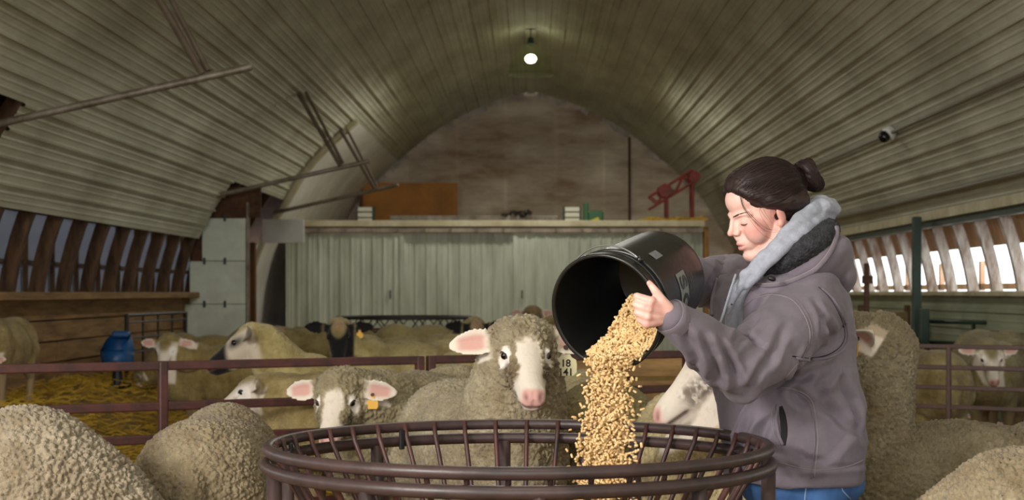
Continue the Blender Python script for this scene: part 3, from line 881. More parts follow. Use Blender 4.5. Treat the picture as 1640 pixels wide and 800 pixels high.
S('far dark faced sheep with an orange tag left of the black faced sheep', (446, 540, 16.5), -165, hx=.55, s=1.0, face=-60, hpitch=-45, style='black', wool=(150, 138, 92), tagcol=M_tagY, **W3)
make_sheep('far sheep back between the two left black faced sheep', (-2.95, 17.9, 0), 175, s=1.0, wool=(150, 138, 92), hpos=(.66, 0, .4), hpitch=-70, **W3)
S('far brownish sheep head with an orange tag above the tagged sheep', (852, 508, 17.0), -100, hx=.55, s=1.05, face=-95, hpitch=-45, wool=(140, 122, 88), tagcol=M_tagY, tagside=1, **W3)
S('far sheep head just left of the bucket mouth', (886, 526, 14.5), -60, hx=.55, s=1.0, face=-85, hpitch=-45, wool=(156, 140, 102), tagcol=M_tagY, tagside=-1, **W3)
make_sheep('far sheep grazing in front of the black round feeder', (-1.05, 16.2, 0), 10, s=1.08, wool=(156, 144, 100), hpos=(.66, 0, .5), hpitch=-60, **W3)
# right pen
S('white faced sheep facing the camera behind the right rails', (1584, 570, 11.6), -112, hx=.52, s=1.0, face=-88, hpitch=-52, topknot=.35, wool=(150, 140, 104), hs=1.06, **W2)
make_sheep('sheep rump against the right rails beside the woolly neck', (2.72, 10.9, 0), 98, s=1.0, wool=(152, 140, 100), hpos=(.66, 0, .4), hpitch=-70, **W2)
make_sheep('sheep standing at the right edge of the picture behind the rails', (3.93, 13.25, 0), -86, s=1.08, wool=(146, 136, 100), hpos=(.6, 0, .6), hpitch=-60, **W2)
make_sheep('sheep back in the right pen below the green gate', (3.15, 14.9, 0), 176, s=1.02, wool=(140, 132, 96), hpos=(.66, 0, .4), hpitch=-70, **W3)
S('far dark and white sheep head near the green post', (1437, 544, 16.2), -95, hx=.55, s=.95, face=20, hpitch=-30, style='badger', wool=(140, 130, 96), **W3)
# ------------------------------------------------------------------ round feeder the woman leans on
M_rust = mat('rusty_brown_paint', (72, 54, 52), .42, noise=.7, nscale=7, rgb2=(46, 37, 37), bump=.12, bscale=30)
M_rustred = mat('worn_red_brown_paint', (88, 50, 44), .5, noise=.7, nscale=9, rgb2=(50, 38, 37))
FC = Vector((-.031, 4.1, 0)); FR = .65; FZ = .82
feeder = empty('round_feeder', FC); tag(feeder, 'round brown steel hay feeder ring with slanted inner bars', 'feeder')
def circ(r, z, n=96, a0=0, a1=2 * math.pi): return [FC + Vector((r * math.cos(a0 + (a1 - a0) * k / n), r * math.sin(a0 + (a1 - a0) * k / n), z)) for k in range(n)]
mk('upper_rim', tube(circ(FR, FZ), .0155, 12, closed=True, up=(0, 0, 1)), M_rust, feeder, True)
mk('lower_rim', tube(circ(FR + .005, FZ - .042), .0165, 12, closed=True, up=(0, 0, 1)), M_rust, feeder, True)
mk('basket_ring', tube(circ(.33, .28), .014, 10, closed=True, up=(0, 0, 1)), M_rust, feeder, True)
mk('base_ring', tube(circ(FR, .05), .0165, 10, closed=True, up=(0, 0, 1)), M_rust, feeder, True)
NSL = 42
for k in range(NSL):
    a = 2 * math.pi * (k + .3) / NSL
    e = Vector((math.cos(a), math.sin(a), 0))
    mk('basket_bar', tube([FC + e * (FR - .012) + Vector((0, 0, FZ + .012)), FC + e * (FR - .026) + Vector((0, 0, FZ - .03)), FC + e * .335 + Vector((0, 0, .28))], .0070, 7), M_rustred, feeder, True)
for k in range(10):
    a = 2 * math.pi * (k + .62) / 10
    e = Vector((math.cos(a), math.sin(a), 0))
    mk('leg', tube([FC + e * (FR + .0) + Vector((0, 0, FZ - .05)), FC + e * (FR) + Vector((0, 0, .05))], .019, 9), M_rust, feeder, True)
for a in (-4.12, -3.33, -5.2, -.12):
    e = Vector((math.cos(a), math.sin(a), 0))
    mk('strap', bevbox(FC + e * (FR - .022) + Vector((0, 0, FZ - .035)), (.010, .016, .058), .003, Matrix.Rotation(a, 3, 'Z')), mat('black_strap', (24, 24, 26), .5), feeder)
V = []; F = []
mk('pan', grid(lambda u, v: FC + Vector(((.02 + .31 * u) * math.cos(6.2832 * v), (.02 + .31 * u) * math.sin(6.2832 * v), .24 + .03 * u)), 6, 40), M_rust, feeder, True)

# ------------------------------------------------------------------ rail fences
M_redrail = mat('maroon_rail_paint', (90, 50, 45), .45, noise=.6, nscale=12, rgb2=(58, 38, 35))
def fence(label, a, b, zs, posts, rr=.021, m=M_redrail, name='rail_fence', rect=True, cat='fence'):
    a = Vector(a); b = Vector(b); d = (b - a); L = d.length; d.normalize(); ang = math.atan2(d.y, d.x); R = Matrix.Rotation(ang, 3, 'Z')
    r = empty(name, (a + b) / 2 * 1.0); r.location.z = 0; tag(r, label, cat, 'rail fences of the sheep pens')
    for z in zs:
        c = (a + b) / 2; c.z = z
        mk('rail', bevbox(c, (L, rr * 1.3, rr * 2), rr * .35, R), m, r)
    for t in posts:
        p = a + d * (L * t); h = max(zs) + rr
        mk('post', bevbox((p.x, p.y, h / 2), (rr * 2, rr * 2, h), rr * .35, R), m, r)
    return r
fence('maroon tube fence panel running along the left behind the fleece backs', P(-60, 468, 6.75), P(672, 468, 7.74), (.885, .70, .55, .40, .22), (0.0, .405, 1.0))
fence('maroon tube fence panel in the middle behind the tagged sheep', P(690, 468, 7.78), P(1100, 468, 8.5), (.885, .70, .55, .40, .22), (0.0, .5, 1.0))
fence('thin brown rail fence of the right pen behind the woolly neck', P(1415, 468, 9.9), P(1700, 468, 9.35), (.885, .755, .63, .51, .38), (0.0, .38, .95), rr=.014, m=mat('brown_rail_paint', (84, 56, 46), .5, noise=.5, nscale=9))
# plank barrier behind the pellets
r = empty('plank_barrier', P(1010, 468, 9.2)); r.location.z = 0; tag(r, 'brown wooden plank barrier behind the falling pellets', 'barrier')
for i in range(5):
    mk('board', bevbox((r.location.x + .02 * (i % 2), 9.2, .10 + i * .175), (1.9, .035, .155), .008), M_plank, r)
for x in (-.85, 0, .85): mk('stake', bevbox((r.location.x + x, 9.25, .45), (.08, .06, .9), .008), M_batten, r)
# gate with green tubes and the wooden crate at the right wall
r = empty('tube_gate', P(1560, 468, 15.2)); r.location.z = 0; tag(r, 'dark green tube gate in front of the pale green wall', 'gate')
a = P(1478, 512, 15.7); b2 = P(1665, 522, 14.6)
for z in (.93, .72, .5, .28): mk('rail', tube([Vector((a.x, a.y, z)), Vector((b2.x, b2.y, z))], .021, 8), M_darkgreen, r, True)
for t in (0.0, .45, 1.0):
    q = a.lerp(b2, t); mk('upright', tube([Vector((q.x, q.y, .05)), Vector((q.x, q.y, .95))], .021, 8), M_darkgreen, r, True)
q = P(1480, 500, 15.6); mk('gate_post', bevbox((q.x, q.y, .53), (.09, .09, 1.06), .01), M_darkgreen, r)
r = empty('feed_bunk', P(1410, 468, 17.5)); r.location.z = 0; tag(r, 'weathered wooden box feeder by the right wall', 'feeder')
q = P(1415, 485, 17.5)
for i in range(3): mk('board', bevbox((q.x, 17.5, .60 + .165 * i), (.55, .05, .155), .01), mat('weathered_boards', (150, 132, 92), .8, noise=.6, nscale=4, rgb2=(104, 84, 54), stretch=(.6, 1, 4)), r)
for x in (-.25, .27): mk('corner_post', bevbox((q.x + x, 17.52, .54), (.06, .07, 1.08), .008), M_batten, r)
q = P(1388, 430, 17.0)
r = empty('timber_prop', (q.x, 17.0, 0)); tag(r, 'thin dark timber prop against the right window sill', 'post')
mk('shaft', bevbox((q.x, 17.0, .77), (.055, .06, 1.54), .008), M_batten, r); mk('cleat', bevbox((q.x, 16.96, 1.36), (.12, .04, .09), .006), M_batten, r)

# ------------------------------------------------------------------ blue mineral feeder, mesh gate, blue tub, far feeder
M_blue = mat('blue_plastic', (22, 84, 142), .4, noise=.35, nscale=5)
c = P(188, 468, 14.0); ZF = floor_h(c.x, 14.0); MZ = .545
r = empty('mineral_feeder', (c.x, 14.0, ZF)); tag(r, 'blue plastic covered mineral feeder standing on the straw', 'feeder')
prof2 = [(.04, 0), (.115, .0), (.14, .04), (.15, .15), (.13, .155), (.115, .08), (.03, .06)]
V = []; F = []; n = 28
for rr, z in prof2:
    for k in range(n):
        a = 2 * math.pi * k / n; V.append(Vector((c.x + rr * math.cos(a), 14 + rr * math.sin(a), MZ + z)))
for i in range(len(prof2) - 1):
    for k in range(n): F.append((i * n + k, i * n + (k + 1) % n, (i + 1) * n + (k + 1) % n, (i + 1) * n + k))
F.append(tuple(range(n))); F.append(tuple((len(prof2) - 1) * n + k for k in range(n)))
mk('bowl', (V, F), M_blue, r, True)
def hoodp(u, v, k=1.0):
    th = math.pi * (-.30 + 1.42 * u); e_ = math.sin(math.pi * u)
    return Vector((c.x + .15 * k * math.cos(th) * (1 - .22 * v * v), 14 + .15 * k * math.sin(th) * (1 - .22 * v * v), MZ + .14 + (.05 + .13 * e_) * v))
mk('hood_shell', join(grid(lambda u, v: hoodp(u, v), 28, 6), grid(lambda u, v: hoodp(u, v, .93), 28, 6)), M_blue, r, True)
mk('flap_hinge', bevbox((c.x + .03, 14.02, MZ + .30), (.15, .12, .06), .02), M_blue, r)
mk('stem', tube([(c.x, 14, ZF), (c.x, 14, MZ + .01)], [.06, .035], 12), mat('dark_steel', (40, 40, 42), .5, metal=.4), r)
mk('foot', tube([(c.x, 14, ZF), (c.x, 14, ZF + .03)], .12, 20), MATS['dark_steel'], r)
M_blackbar = mat('black_gate_steel', (34, 30, 26), .5)
a = P(203, 468, 15.0); b2 = P(297, 468, 17.2)
r = empty('mesh_gate', ((a.x + b2.x) / 2, 16.1, 0)); tag(r, 'black wire grid gate leaning by the plank wall', 'gate')
for z in (.22, .36, .5, .64, .78, .93, 1.0): mk('wire', tube([Vector((a.x, a.y, z)), Vector((b2.x, b2.y, z))], .010 if z < 1 else .018, 6), M_blackbar, r)
for t in (0, .25, .5, .75, 1):
    q = a.lerp(b2, t); mk('upright', tube([Vector((q.x, q.y, .05)), Vector((q.x, q.y, 1.01))], .011 if 0 < t < 1 else .022, 6), M_blackbar, r)
c = P(346, 468, 17.6); r = empty('water_tub', (c.x, 17.6, .0)); tag(r, 'blue square tub in front of the white cross panel', 'tub')
mk('tub_wall', join(bevbox((c.x, 17.42, .52), (.3, .02, .36), .006), bevbox((c.x, 17.78, .52), (.3, .02, .36), .006), bevbox((c.x - .14, 17.6, .52), (.02, .34, .36), .006), bevbox((c.x + .14, 17.6, .52), (.02, .34, .36), .006)), M_blue, r)
mk('stand', bevbox((c.x, 17.6, .17), (.28, .34, .34), .01), M_batten, r)
c = P(648, 468, 18.5); r = empty('hay_feeder', (c.x, 18.5, 0)); tag(r, 'large black round hay feeder with zigzag top in front of the doors', 'feeder')
def circ2(rad, z, n=40): return [Vector((c.x + rad * math.cos(2 * math.pi * k / n), 18.5 + rad * math.sin(2 * math.pi * k / n), z)) for k in range(n)]
mk('top_ring', tube(circ2(.80, .925), .018, 7, closed=True, up=(0, 0, 1)), M_blackbar, r, True)
mk('middle_ring', tube(circ2(.80, .77), .016, 7, closed=True, up=(0, 0, 1)), mat('rust_ring', (96, 52, 36), .6), r, True)
mk('bottom_ring', tube(circ2(.80, .3), .018, 7, closed=True, up=(0, 0, 1)), M_blackbar, r, True)
t = circ2(.80, 0, 44)
for k in range(44): mk('zigzag_bar', tube([t[k] + Vector((0, 0, .92 if k % 2 else .78)), t[(k + 1) % 44] + Vector((0, 0, .78 if k % 2 else .92))], .008, 5), M_blackbar, r)
for k in range(0, 44, 4): mk('leg', tube([t[k] + Vector((0, 0, .78)), t[k]], .014, 6), M_blackbar, r)

# ------------------------------------------------------------------ things on the loft
ZL = CAMZ + 1.12
q0 = P(575, 345, 30.2); q1 = P(733, 292, 30.2)
r = empty('wall_board', ((q0.x + q1.x) / 2, 30.2, ZL)); tag(r, 'big brown fibreboard sheet leaning on the gable', 'board')
mk('sheet', bevbox(((q0.x + q1.x) / 2, 30.2, ZL + .5), (q1.x - q0.x, .03, 1.0), .008), mat('brown_fibreboard', (176, 116, 46), .7, noise=.35, nscale=3), r)
mk('edge_batten', bevbox((q0.x + .04, 30.17, ZL + .5), (.07, .03, .98), .006), M_batten, r)
def crate(px, w_, h_, label, Y=25.4):
    q = P(px, 345, Y); r = empty('white_crate', (q.x, Y, ZL)); tag(r, label, 'crate', 'white slatted crates on the loft')
    for i in range(3): mk('slat', bevbox((q.x, Y, ZL + h_ * (i + .5) / 3), (w_, .26, h_ / 3 - .02), .008), mat('white_slat', (206, 204, 186), .6), r)
    for sx in (-1, 1): mk('corner', bevbox((q.x + sx * w_ / 2, Y, ZL + h_ / 2), (.025, .28, h_ + .01), .006), M_darkgreen, r)
crate(586, .26, .27, 'white slatted crate below the brown sheet on the loft')
crate(916, .26, .27, 'white slatted crate beside the green machine on the loft')
q = P(948, 345, 25.4); r = empty('green_machine', (q.x, 25.4, ZL)); tag(r, 'small dark green machine on the loft edge', 'machine')
M_grn = mat('green_enamel', (44, 92, 54), .4)
mk('body', bevbox((q.x + .06, 25.4, ZL + .11), (.26, .2, .19), .03), M_grn, r); mk('tower', bevbox((q.x - .1, 25.4, ZL + .17), (.08, .12, .33), .015), M_grn, r)
mk('spout', tube([(q.x + .1, 25.3, ZL + .05), (q.x - .02, 25.26, ZL + .03)], [.05, .02], 8), mat('yellow_paint', (196, 176, 40), .5), r)
q = P(760, 345, 25.65); r = empty('ladder', (q.x, 25.65, ZL)); tag(r, 'dull grey ladder lying along the loft', 'ladder')
for dy in (-.18, .18): mk('side_rail', bevbox((q.x, 25.65 + dy, ZL + .09), (2.75, .03, .09), .006), M_pipe, r)
for k in range(9): mk('rung', tube([(q.x - 1.2 + .3 * k, 25.47, ZL + .09), (q.x - 1.2 + .3 * k, 25.83, ZL + .09)], .014, 6), M_pipe, r)
q = P(828, 335, 25.45); r = empty('chain_heap', (q.x, 25.45, ZL)); tag(r, 'small dark heap of tangled chain on the loft', 'chain')
for k in range(14):
    a = random.random() * 6.28; cc = Vector((q.x + random.uniform(-.2, .2), 25.42 + random.uniform(-.08, .08), ZL + .13 + random.random() * .07))
    R = Matrix.Rotation(a, 3, 'Z') @ Matrix.Rotation(random.random() * 1.5, 3, 'X')
    mk('chain_link', tube([cc + R @ Vector((.06 * math.cos(t), .03 * math.sin(t), 0)) for t in np.linspace(0, 6.28, 10)[:-1]], .013, 5, closed=True), M_blackbar, r)
# red lattice conveyor
M_red = mat('faded_red_paint', (150, 52, 44), .6, noise=.6, nscale=6, rgb2=(96, 50, 42))
A = P(1040, 335, 27.5); B = P(1108, 293, 27.5)
r = empty('red_conveyor', (A.x, 27.5, ZL)); tag(r, 'faded red lattice conveyor frame at the right of the loft', 'machine')
for dy in (-.2, .2):
    for dz in (0, .22): mk('chord', tube([A + Vector((0, dy, dz)), B + Vector((0, dy, dz))], .025, 6), M_red, r)
    for k in range(5):
        u0 = A.lerp(B, k / 5); u1 = A.lerp(B, (k + 1) / 5)
        mk('lattice_bar', tube([u0 + Vector((0, dy, 0 if k % 2 else .22)), u1 + Vector((0, dy, .22 if k % 2 else 0))], .016, 5), M_red, r)
for q in (A.lerp(B, .4), B):
    for dy in (-.2, .2): mk('leg', tube([q + Vector((0, dy, 0)), Vector((q.x, q.y + dy, ZL))], .025, 6), M_red, r)
mk('wheel_drum', tube([A.lerp(B, .35) + Vector((0, -.25, .16)), A.lerp(B, .35) + Vector((0, .25, .16))], .12, 16), M_red, r)
mk('end_drum', tube([B + Vector((.03, -.25, .1)), B + Vector((.03, .25, .1))], .1, 14), M_red, r)
hv = mk('hay_scraps', (lambda L: ([p for x in L for p in x], [(4 * i, 4 * i + 1, 4 * i + 2, 4 * i + 3) for i in range(len(L))]))(
    [(lambda c_, d_, w2: [c_ - d_ - w2, c_ + d_ - w2, c_ + d_ + w2, c_ - d_ + w2])(Vector((A.x - .25 + 1.0 * random.random(), 25.1 + random.random() * 1.5, ZL + .02 + .08 * random.random())), Vector((random.uniform(-.08, .08), random.uniform(-.05, .05), random.uniform(-.02, .02))), Vector((0, .006, .006))) for _ in range(500)]), M_straw)
tag(hv, 'yellow hay scraps lying on the loft edge under the red conveyor', 'hay', kind='stuff')
# ------------------------------------------------------------------ bucket
BK_C = P(970, 500, 4.0)                      # centre of the mouth
BK_W = Vector((.473, .838, .27)).normalized()  # from mouth to base
BK_E1 = Vector((.871, -.492, 0)).normalized(); BK_E1 = (BK_E1 - BK_W * BK_E1.dot(BK_W)).normalized()
BK_E2 = BK_W.cross(BK_E1).normalized()
if BK_E2.z < 0: BK_E2 = -BK_E2
BR0, BR1, BL = .150, .131, .36
def bpt(ang, t, off=0.0):
    r = BR0 + (BR1 - BR0) * t / BL + off
    return BK_C + BK_W * t + BK_E1 * (r * math.cos(ang)) + BK_E2 * (r * math.sin(ang))
bucket = empty('bucket', BK_C); tag(bucket, 'black plastic bucket tipped over the feeder by the woman', 'bucket')
M_black = mat('black_bucket_plastic', (26, 27, 25), .32, noise=.35, nscale=14, rgb2=(18, 18, 18), bump=.05, bscale=60)
def lathe(pr, n=64, close=True):
    V = []; F = []
    for t, off in pr:
        for k in range(n): V.append(bpt(2 * math.pi * k / n, t, off))
    for i in range(len(pr) - 1):
        for k in range(n): F.append((i * n + k, (i + 1) * n + k, (i + 1) * n + (k + 1) % n, i * n + (k + 1) % n))
    return V, F
V, F = lathe([(BL - .004, -.13), (BL - .004, -.004), (BL - .02, 0), (.30, 0), (.16, 0), (.06, 0), (.004, 0), (.0, -.001), (.0, -.003), (.004, -.0035), (.15, -.0035), (BL - .012, -.0035), (BL - .010, -.006), (BL - .010, -.129)])
mk('shell', (V, F), M_black, bucket, True)
mk('rim_lip', lathe([(-.002, -.003), (-.004, .002), (-.001, .0055), (.010, .006), (.012, .001)]), M_black, bucket, True)
for t0 in (.035, .062):
    mk('rim_band', lathe([(t0, 0), (t0 + .001, .0055), (t0 + .0035, .0055), (t0 + .0045, 0)]), M_black, bucket, True)
mk('rim_skirt', lathe([(.010, .0045), (.036, .003)]), M_black, bucket, True)
# bail handle: wire lying along the top edge from ear to ear
w_ = []
for k in range(25):
    a = math.pi * (.30 + .86 * k / 24)
    w_.append(bpt(a, .045 + .035 * math.sin(math.pi * k / 24), .010 + .006 * math.sin(math.pi * k / 24)))
mk('bail_wire', tube(w_, .0022, 6), mat('bail_wire', (150, 150, 146), .35, metal=.7), bucket, True)
for k in (0, -1):
    mk('bail_ear', ball(w_[k], .009, nu=10, nv=8), M_black, bucket, True)
# price sticker
def patch(a0, a1, t0, t1, off, na=14, ntt=4):
    return grid(lambda u, v: bpt(a0 + (a1 - a0) * u, t0 + (t1 - t0) * v, off), na, ntt)
AC = math.atan2(.5, .87)
mk('sticker', patch(.82, 1.0, .128, .175, .0012), mat('grey_sticker', (112, 112, 116), .5), bucket)
lb = mk('label_strip', patch(-.45, .40, .162, .218, .0012, 24), mat('pale_label', (120, 124, 118), .5), bucket)
text_mesh('S', .062, lambda x, y: bpt(.20 - x / .142 * 1.25, .19 + y * .95, .0022), 'letter', M_black, lb, thick=.0022)
text_mesh('C', .062, lambda x, y: bpt(-.20 - x / .142 * 1.25, .19 + y * .95, .0022), 'letter', M_black, lb, thick=.0022)
for i, z in enumerate((.232, .243, .254)):   # lines of illegible small print
    for k in range(5):
        a0 = .26 - .09 * k
        mk('small_print', patch(a0 - .03 - .02 * ((i + k) % 3), a0 + .02, z, z + .0045, .0012, 3, 1), mat('grey_print', (84, 84, 80), .5), bucket)

# ------------------------------------------------------------------ feed pellets
def pellet_geo(c, d, L, r, n=5):
    d = d.normalized(); s = d.orthogonal().normalized(); u = d.cross(s)
    V = []; F = []
    for t, k in ((-.5, .55), (-.38, 1), (.38, 1), (.5, .55)):
        for i in range(n):
            a = 2 * math.pi * i / n; V.append(c + d * (t * L) + s * (math.cos(a) * r * k) + u * (math.sin(a) * r * k))
    for j in range(3):
        for i in range(n): F.append((j * n + i, j * n + (i + 1) % n, (j + 1) * n + (i + 1) % n, (j + 1) * n + i))
    F += [tuple(range(n - 1, -1, -1)), tuple(3 * n + i for i in range(n))]
    return V, F
PV = []; PF = []
def add_pellet(c, k=1.0):
    d = Vector((random.gauss(0, 1), random.gauss(0, 1), random.gauss(0, 1)))
    v, f = pellet_geo(c, d, random.uniform(.009, .0155) * k, random.uniform(.0031, .0039) * k)
    o = len(PV); PV.extend(v); PF.extend([tuple(i + o for i in q) for q in f])
def heap_t(a, b): return .012 + .62 * max(0, b + .115) + .10 * max(0, -a)
def in_heap(a, b): return b < min(-.026 + 1.25 * a, .008) + .010 * math.sin(60 * a)
n = 0
while n < 2400:
    a = random.uniform(-.15, .15); b = random.uniform(-.15, .06)
    t = heap_t(a, b) + random.uniform(-.004, .022)
    if a * a + b * b > (.143 - .05 * t) ** 2 or not in_heap(a, b): continue
    add_pellet(BK_C + BK_W * t + BK_E1 * a + BK_E2 * b); n += 1
lipz = BK_C - BK_E2 * .143
for k in range(5200):
    u = random.random() ** .8
    fall = u * .62                               # metres below the lip
    spread = .030 + .026 * u
    x0 = random.gauss(0, 1)
    while abs(x0) > 2.3: x0 = random.gauss(0, 1)
    if random.random() < .22: x0 *= 1.35
    c = lipz + BK_E1 * (x0 * spread * .9 - .004 - .028 * u) + Vector((-.02 * u, -.015 - .03 * math.sqrt(u) + random.gauss(0, .014), 0.034 - fall))
    if random.random() < .25 * u: continue
    add_pellet(c)
for k in range(260):                               # over the lip
    c = lipz + BK_E1 * random.uniform(-.07, .06) + BK_E2 * random.uniform(.0, .02) - BK_W * random.uniform(-.01, .015)
    add_pellet(c)
for k in range(900):
    r_ = .26 * math.sqrt(random.random()); an = random.random() * 6.28
    add_pellet(Vector((.17 + r_ * .6 * math.cos(an), 3.98 + r_ * .6 * math.sin(an), .29 + .05 * (1 - r_ / .26) * random.random())))
pm = mk('feed_pellets', (PV, PF), mat('golden_feed_pellets', (232, 204, 152), .65, noise=.6, nscale=55, rgb2=(196, 156, 100)), None, True)
tag(pm, 'golden feed pellets pouring from the bucket into the feeder', 'feed', kind='stuff')
# ------------------------------------------------------------------ woman
WY = 4.45
def W(px, py, Y=WY): return P(px, py, Y)
ty = math.radians(24)
TF = Vector((-math.cos(ty), -math.sin(ty), 0)); TL = Vector((math.sin(ty), -math.cos(ty), 0)); UP = Vector((0, 0, 1))
woman = empty('person', (W(1280, 468).x, WY, 0)); tag(woman, 'woman in a grey hooded work jacket and jeans tipping a bucket', 'person')

# head frame
hy = math.radians(19); hp = math.radians(18); HS = 1.06
HO = P(1224, 343, 4.40)
HF = Vector((-math.cos(hy) * math.cos(hp), -math.sin(hy) * math.cos(hp), -math.sin(hp)))
HL = Vector((math.sin(hy), -math.cos(hy), 0)); HU = HF.cross(HL) * 1.0
if HU.z < 0: HU = -HU
HR = Matrix((HF, HL, HU)).transposed()
def hd(a, b, c): return HO + (HF * a + HL * b + HU * c) * HS
def hball(a, b, c, r, R=None): return ball(hd(a, b, c), tuple(x * HS for x in (r if hasattr(r, '__len__') else (r, r, r))), HR if R is None else HR @ R, 22, 14)
def hchain(pts, rr, n=10): return tube([hd(*p) for p in pts], [r * HS for r in rr], n, rnd=True)

G = []
G.append(hball(-.012, 0, .042, (.098, .073, .080)))
G.append(hball(.028, 0, .0, (.062, .060, .085)))
G.append(hball(.042, 0, .055, (.052, .058, .048)))
for s in (-1, 1):
    G.append(hchain([(-.012, s * .056, -.035), (.012, s * .048, -.068), (.048, s * .028, -.088), (.072, s * .008, -.094)], [.017, .017, .016, .016]))
    G.append(hball(.052, s * .036, -.026, (.034, .029, .040)))
    G.append(hchain([(.064, s * .046, .018), (.081, s * .03, .024), (.0885, s * .01, .021)], [.009, .0090, .0085]))
    G.append(hball(.082, s * .0155, .002, (.008, .008, .009)))
    G.append(hchain([(.087, s * .010, .006), (.092, s * .011, -.010), (.094, s * .013, -.020)], [.0052, .0056, .0060]))
    G.append(hball(.0970, s * .0098, -.0245, (.0088, .0062, .0068)))
    G.append(hball(.0755, s * .031, .0015, (.0130, .0145, .0120)))
    # ear
    G.append(ball(hd(-.010, s * .072, -.008), tuple(x * HS for x in (.0145, .0060, .024)), HR @ Matrix.Rotation(s * .35, 3, 'Z') @ Matrix.Rotation(.25, 3, 'Y')))
    G.append(ball(hd(-.003, s * .071, -.028), tuple(x * HS for x in (.010, .0065, .011)), HR))
G.append(hball(.066, 0, -.052, (.031, .031, .032)))
G.append(hball(.076, 0, -.088, (.017, .020, .016)))
G.append(hchain([(.088, 0, .020), (.097, 0, .006), (.1045, 0, -.009), (.1110, 0, -.0185)], [.0085, .0074, .0074, .0090]))
G.append(hchain([(.101, 0, -.024), (.093, 0, -.038)], [.006, .009]))
G.append(hchain([(.083, .021, -.0585), (.0935, .010, -.0535), (.0965, 0, -.0525), (.0935, -.010, -.0535), (.083, -.021, -.0585)], [.0042, .0055, .0060, .0055, .0042], 8))
G.append(hchain([(.083, .019, -.061), (.0915, .009, -.0655), (.0942, 0, -.0662), (.0915, -.009, -.0655), (.083, -.019, -.061)], [.0042, .0060, .0068, .0060, .0042], 8))
neckb = W(1250, 452, 4.47)
G.append(tube([hd(-.03, 0, -.02), hd(-.03, 0, -.08), neckb], [.058, .055, .062], 16, rnd=True))
# trunk, arms and legs under the clothes
TR = [(452, 1248, .10, .15), (490, 1252, .125, .165), (560, 1258, .13, .155), (640, 1266, .135, .15), (720, 1275, .14, .155), (760, 1280, .10, .13)]
G.append(rings([(W(cx, py), TF * a, TL * b) for py, cx, a, b in TR], 24))
SHL = P(1300, 492, 4.29); ELL = P(1187, 590, 4.08); WRL = P(1073, 506, 3.915)
SHR = P(1200, 462, 4.62); ELR = P(1158, 452, 4.83); WRR = P(1092, 447, 4.47)
G.append(tube([SHL, SHL.lerp(ELL, .5), ELL, ELL.lerp(WRL, .4), WRL], [.058, .050, .044, .042, .026], 14, rnd=True))
G.append(tube([SHR, SHR.lerp(ELR, .5), ELR, ELR.lerp(WRR, .4), WRR], [.055, .048, .042, .04, .026], 14, rnd=True))
HIPL = W(1284, 775) + TL * .085; HIPR = W(1284, 775) - TL * .085
def leg(hip, dx):
    k = Vector((hip.x + dx - .03, hip.y, .42)); a = Vector((hip.x + dx, hip.y, .06))
    return k, a
KL, AL = leg(HIPL, .01); KR, AR = leg(HIPR, .03)
for h_, k_, a_ in ((HIPL, KL, AL), (HIPR, KR, AR)):
    G.append(tube([h_ + Vector((0, 0, .03)), h_.lerp(k_, .5), k_, k_.lerp(a_, .4), a_], [.075, .070, .052, .05, .035], 14, rnd=True))
    G.append(tube([a_ + Vector((.03, 0, -.02)), a_ + TF * .09 + Vector((0, 0, -.03)), a_ + TF * .15 + Vector((0, 0, -.035))], [.03, .028, .02], 10, rnd=True))
# near hand closed over the bucket rim
def Q(px, py, Y): return P(px, py, Y)
MC = [Q(1043, 482, 3.872), Q(1039, 495, 3.868), Q(1037, 507, 3.870), Q(1036, 518, 3.876)]
PI_ = [Q(1020, 474, 3.888), Q(1018, 487, 3.884), Q(1020, 500, 3.886), Q(1025, 512, 3.890)]
DI = [Q(1024, 478, 3.918), Q(1021, 490, 3.918), Q(1024, 502, 3.918), Q(1028, 513, 3.916)]
TI = [Q(1034, 481, 3.932), Q(1032, 492, 3.934), Q(1034, 503, 3.933), Q(1036, 514, 3.930)]
for i in range(4):
    k = (1.0, 1.03, .98, .88)[i]
    G.append(tube([MC[i], PI_[i]], [.0118 * k, .0098 * k], 10, rnd=True))
    G.append(tube([PI_[i], DI[i], TI[i]], [.0098 * k, .0085 * k, .0072 * k], 10, rnd=True))
    G.append(tube([WRL.lerp(MC[i], .12), WRL.lerp(MC[i], .6), MC[i]], [.017, .0155, .0125], 10, rnd=True))
    G.append(ball(MC[i] + Vector((0, -.003, .001)), .0118 * k, nu=12, nv=8))
G.append(tube([Q(1070, 494, 3.895), Q(1058, 478, 3.882), Q(1049, 465, 3.880), Q(1040, 453, 3.884)], [.0165, .0128, .0108, .0078], 10, rnd=True))
G.append(tube([Q(1060, 482, 3.885), Q(1047, 486, 3.88)], [.012, .011], 8, rnd=True))
# far hand flat under the bucket base
HB = bpt(0, BL + .006, -.13)
for i in range(4):
    d = BK_E1 * (-.02 + .022 * i) + BK_E2 * .02
    G.append(tube([WRR.lerp(HB, .3) + BK_E1 * (-.03 + .02 * i), HB + BK_W * .012 + d, HB + BK_W * .01 + d + BK_E2 * .045, HB + BK_W * .006 + d + BK_E2 * .075], [.015, .011, .0095, .007], 8, rnd=True))
G.append(tube([WRR, HB + BK_W * .02 - BK_E1 * .03, HB + BK_W * .012 - BK_E1 * .075], [.018, .012, .008], 8, rnd=True))
me = blob(G, .0026, 7)
v = getv(me); nn = getn(me)
q = ((v - np.array(HO)) / HS); a = q @ np.array(HF); b = q @ np.array(HL); c = q @ np.array(HU); ab = np.abs(b)
near = sst(.2, .15, np.sqrt((q ** 2).sum(1)))
def gs(a0, b0, c0, sa, sb, sc): return np.exp(-(((a - a0) / sa) ** 2 + ((ab - b0) / sb) ** 2 + ((c - c0) / sc) ** 2)) * near
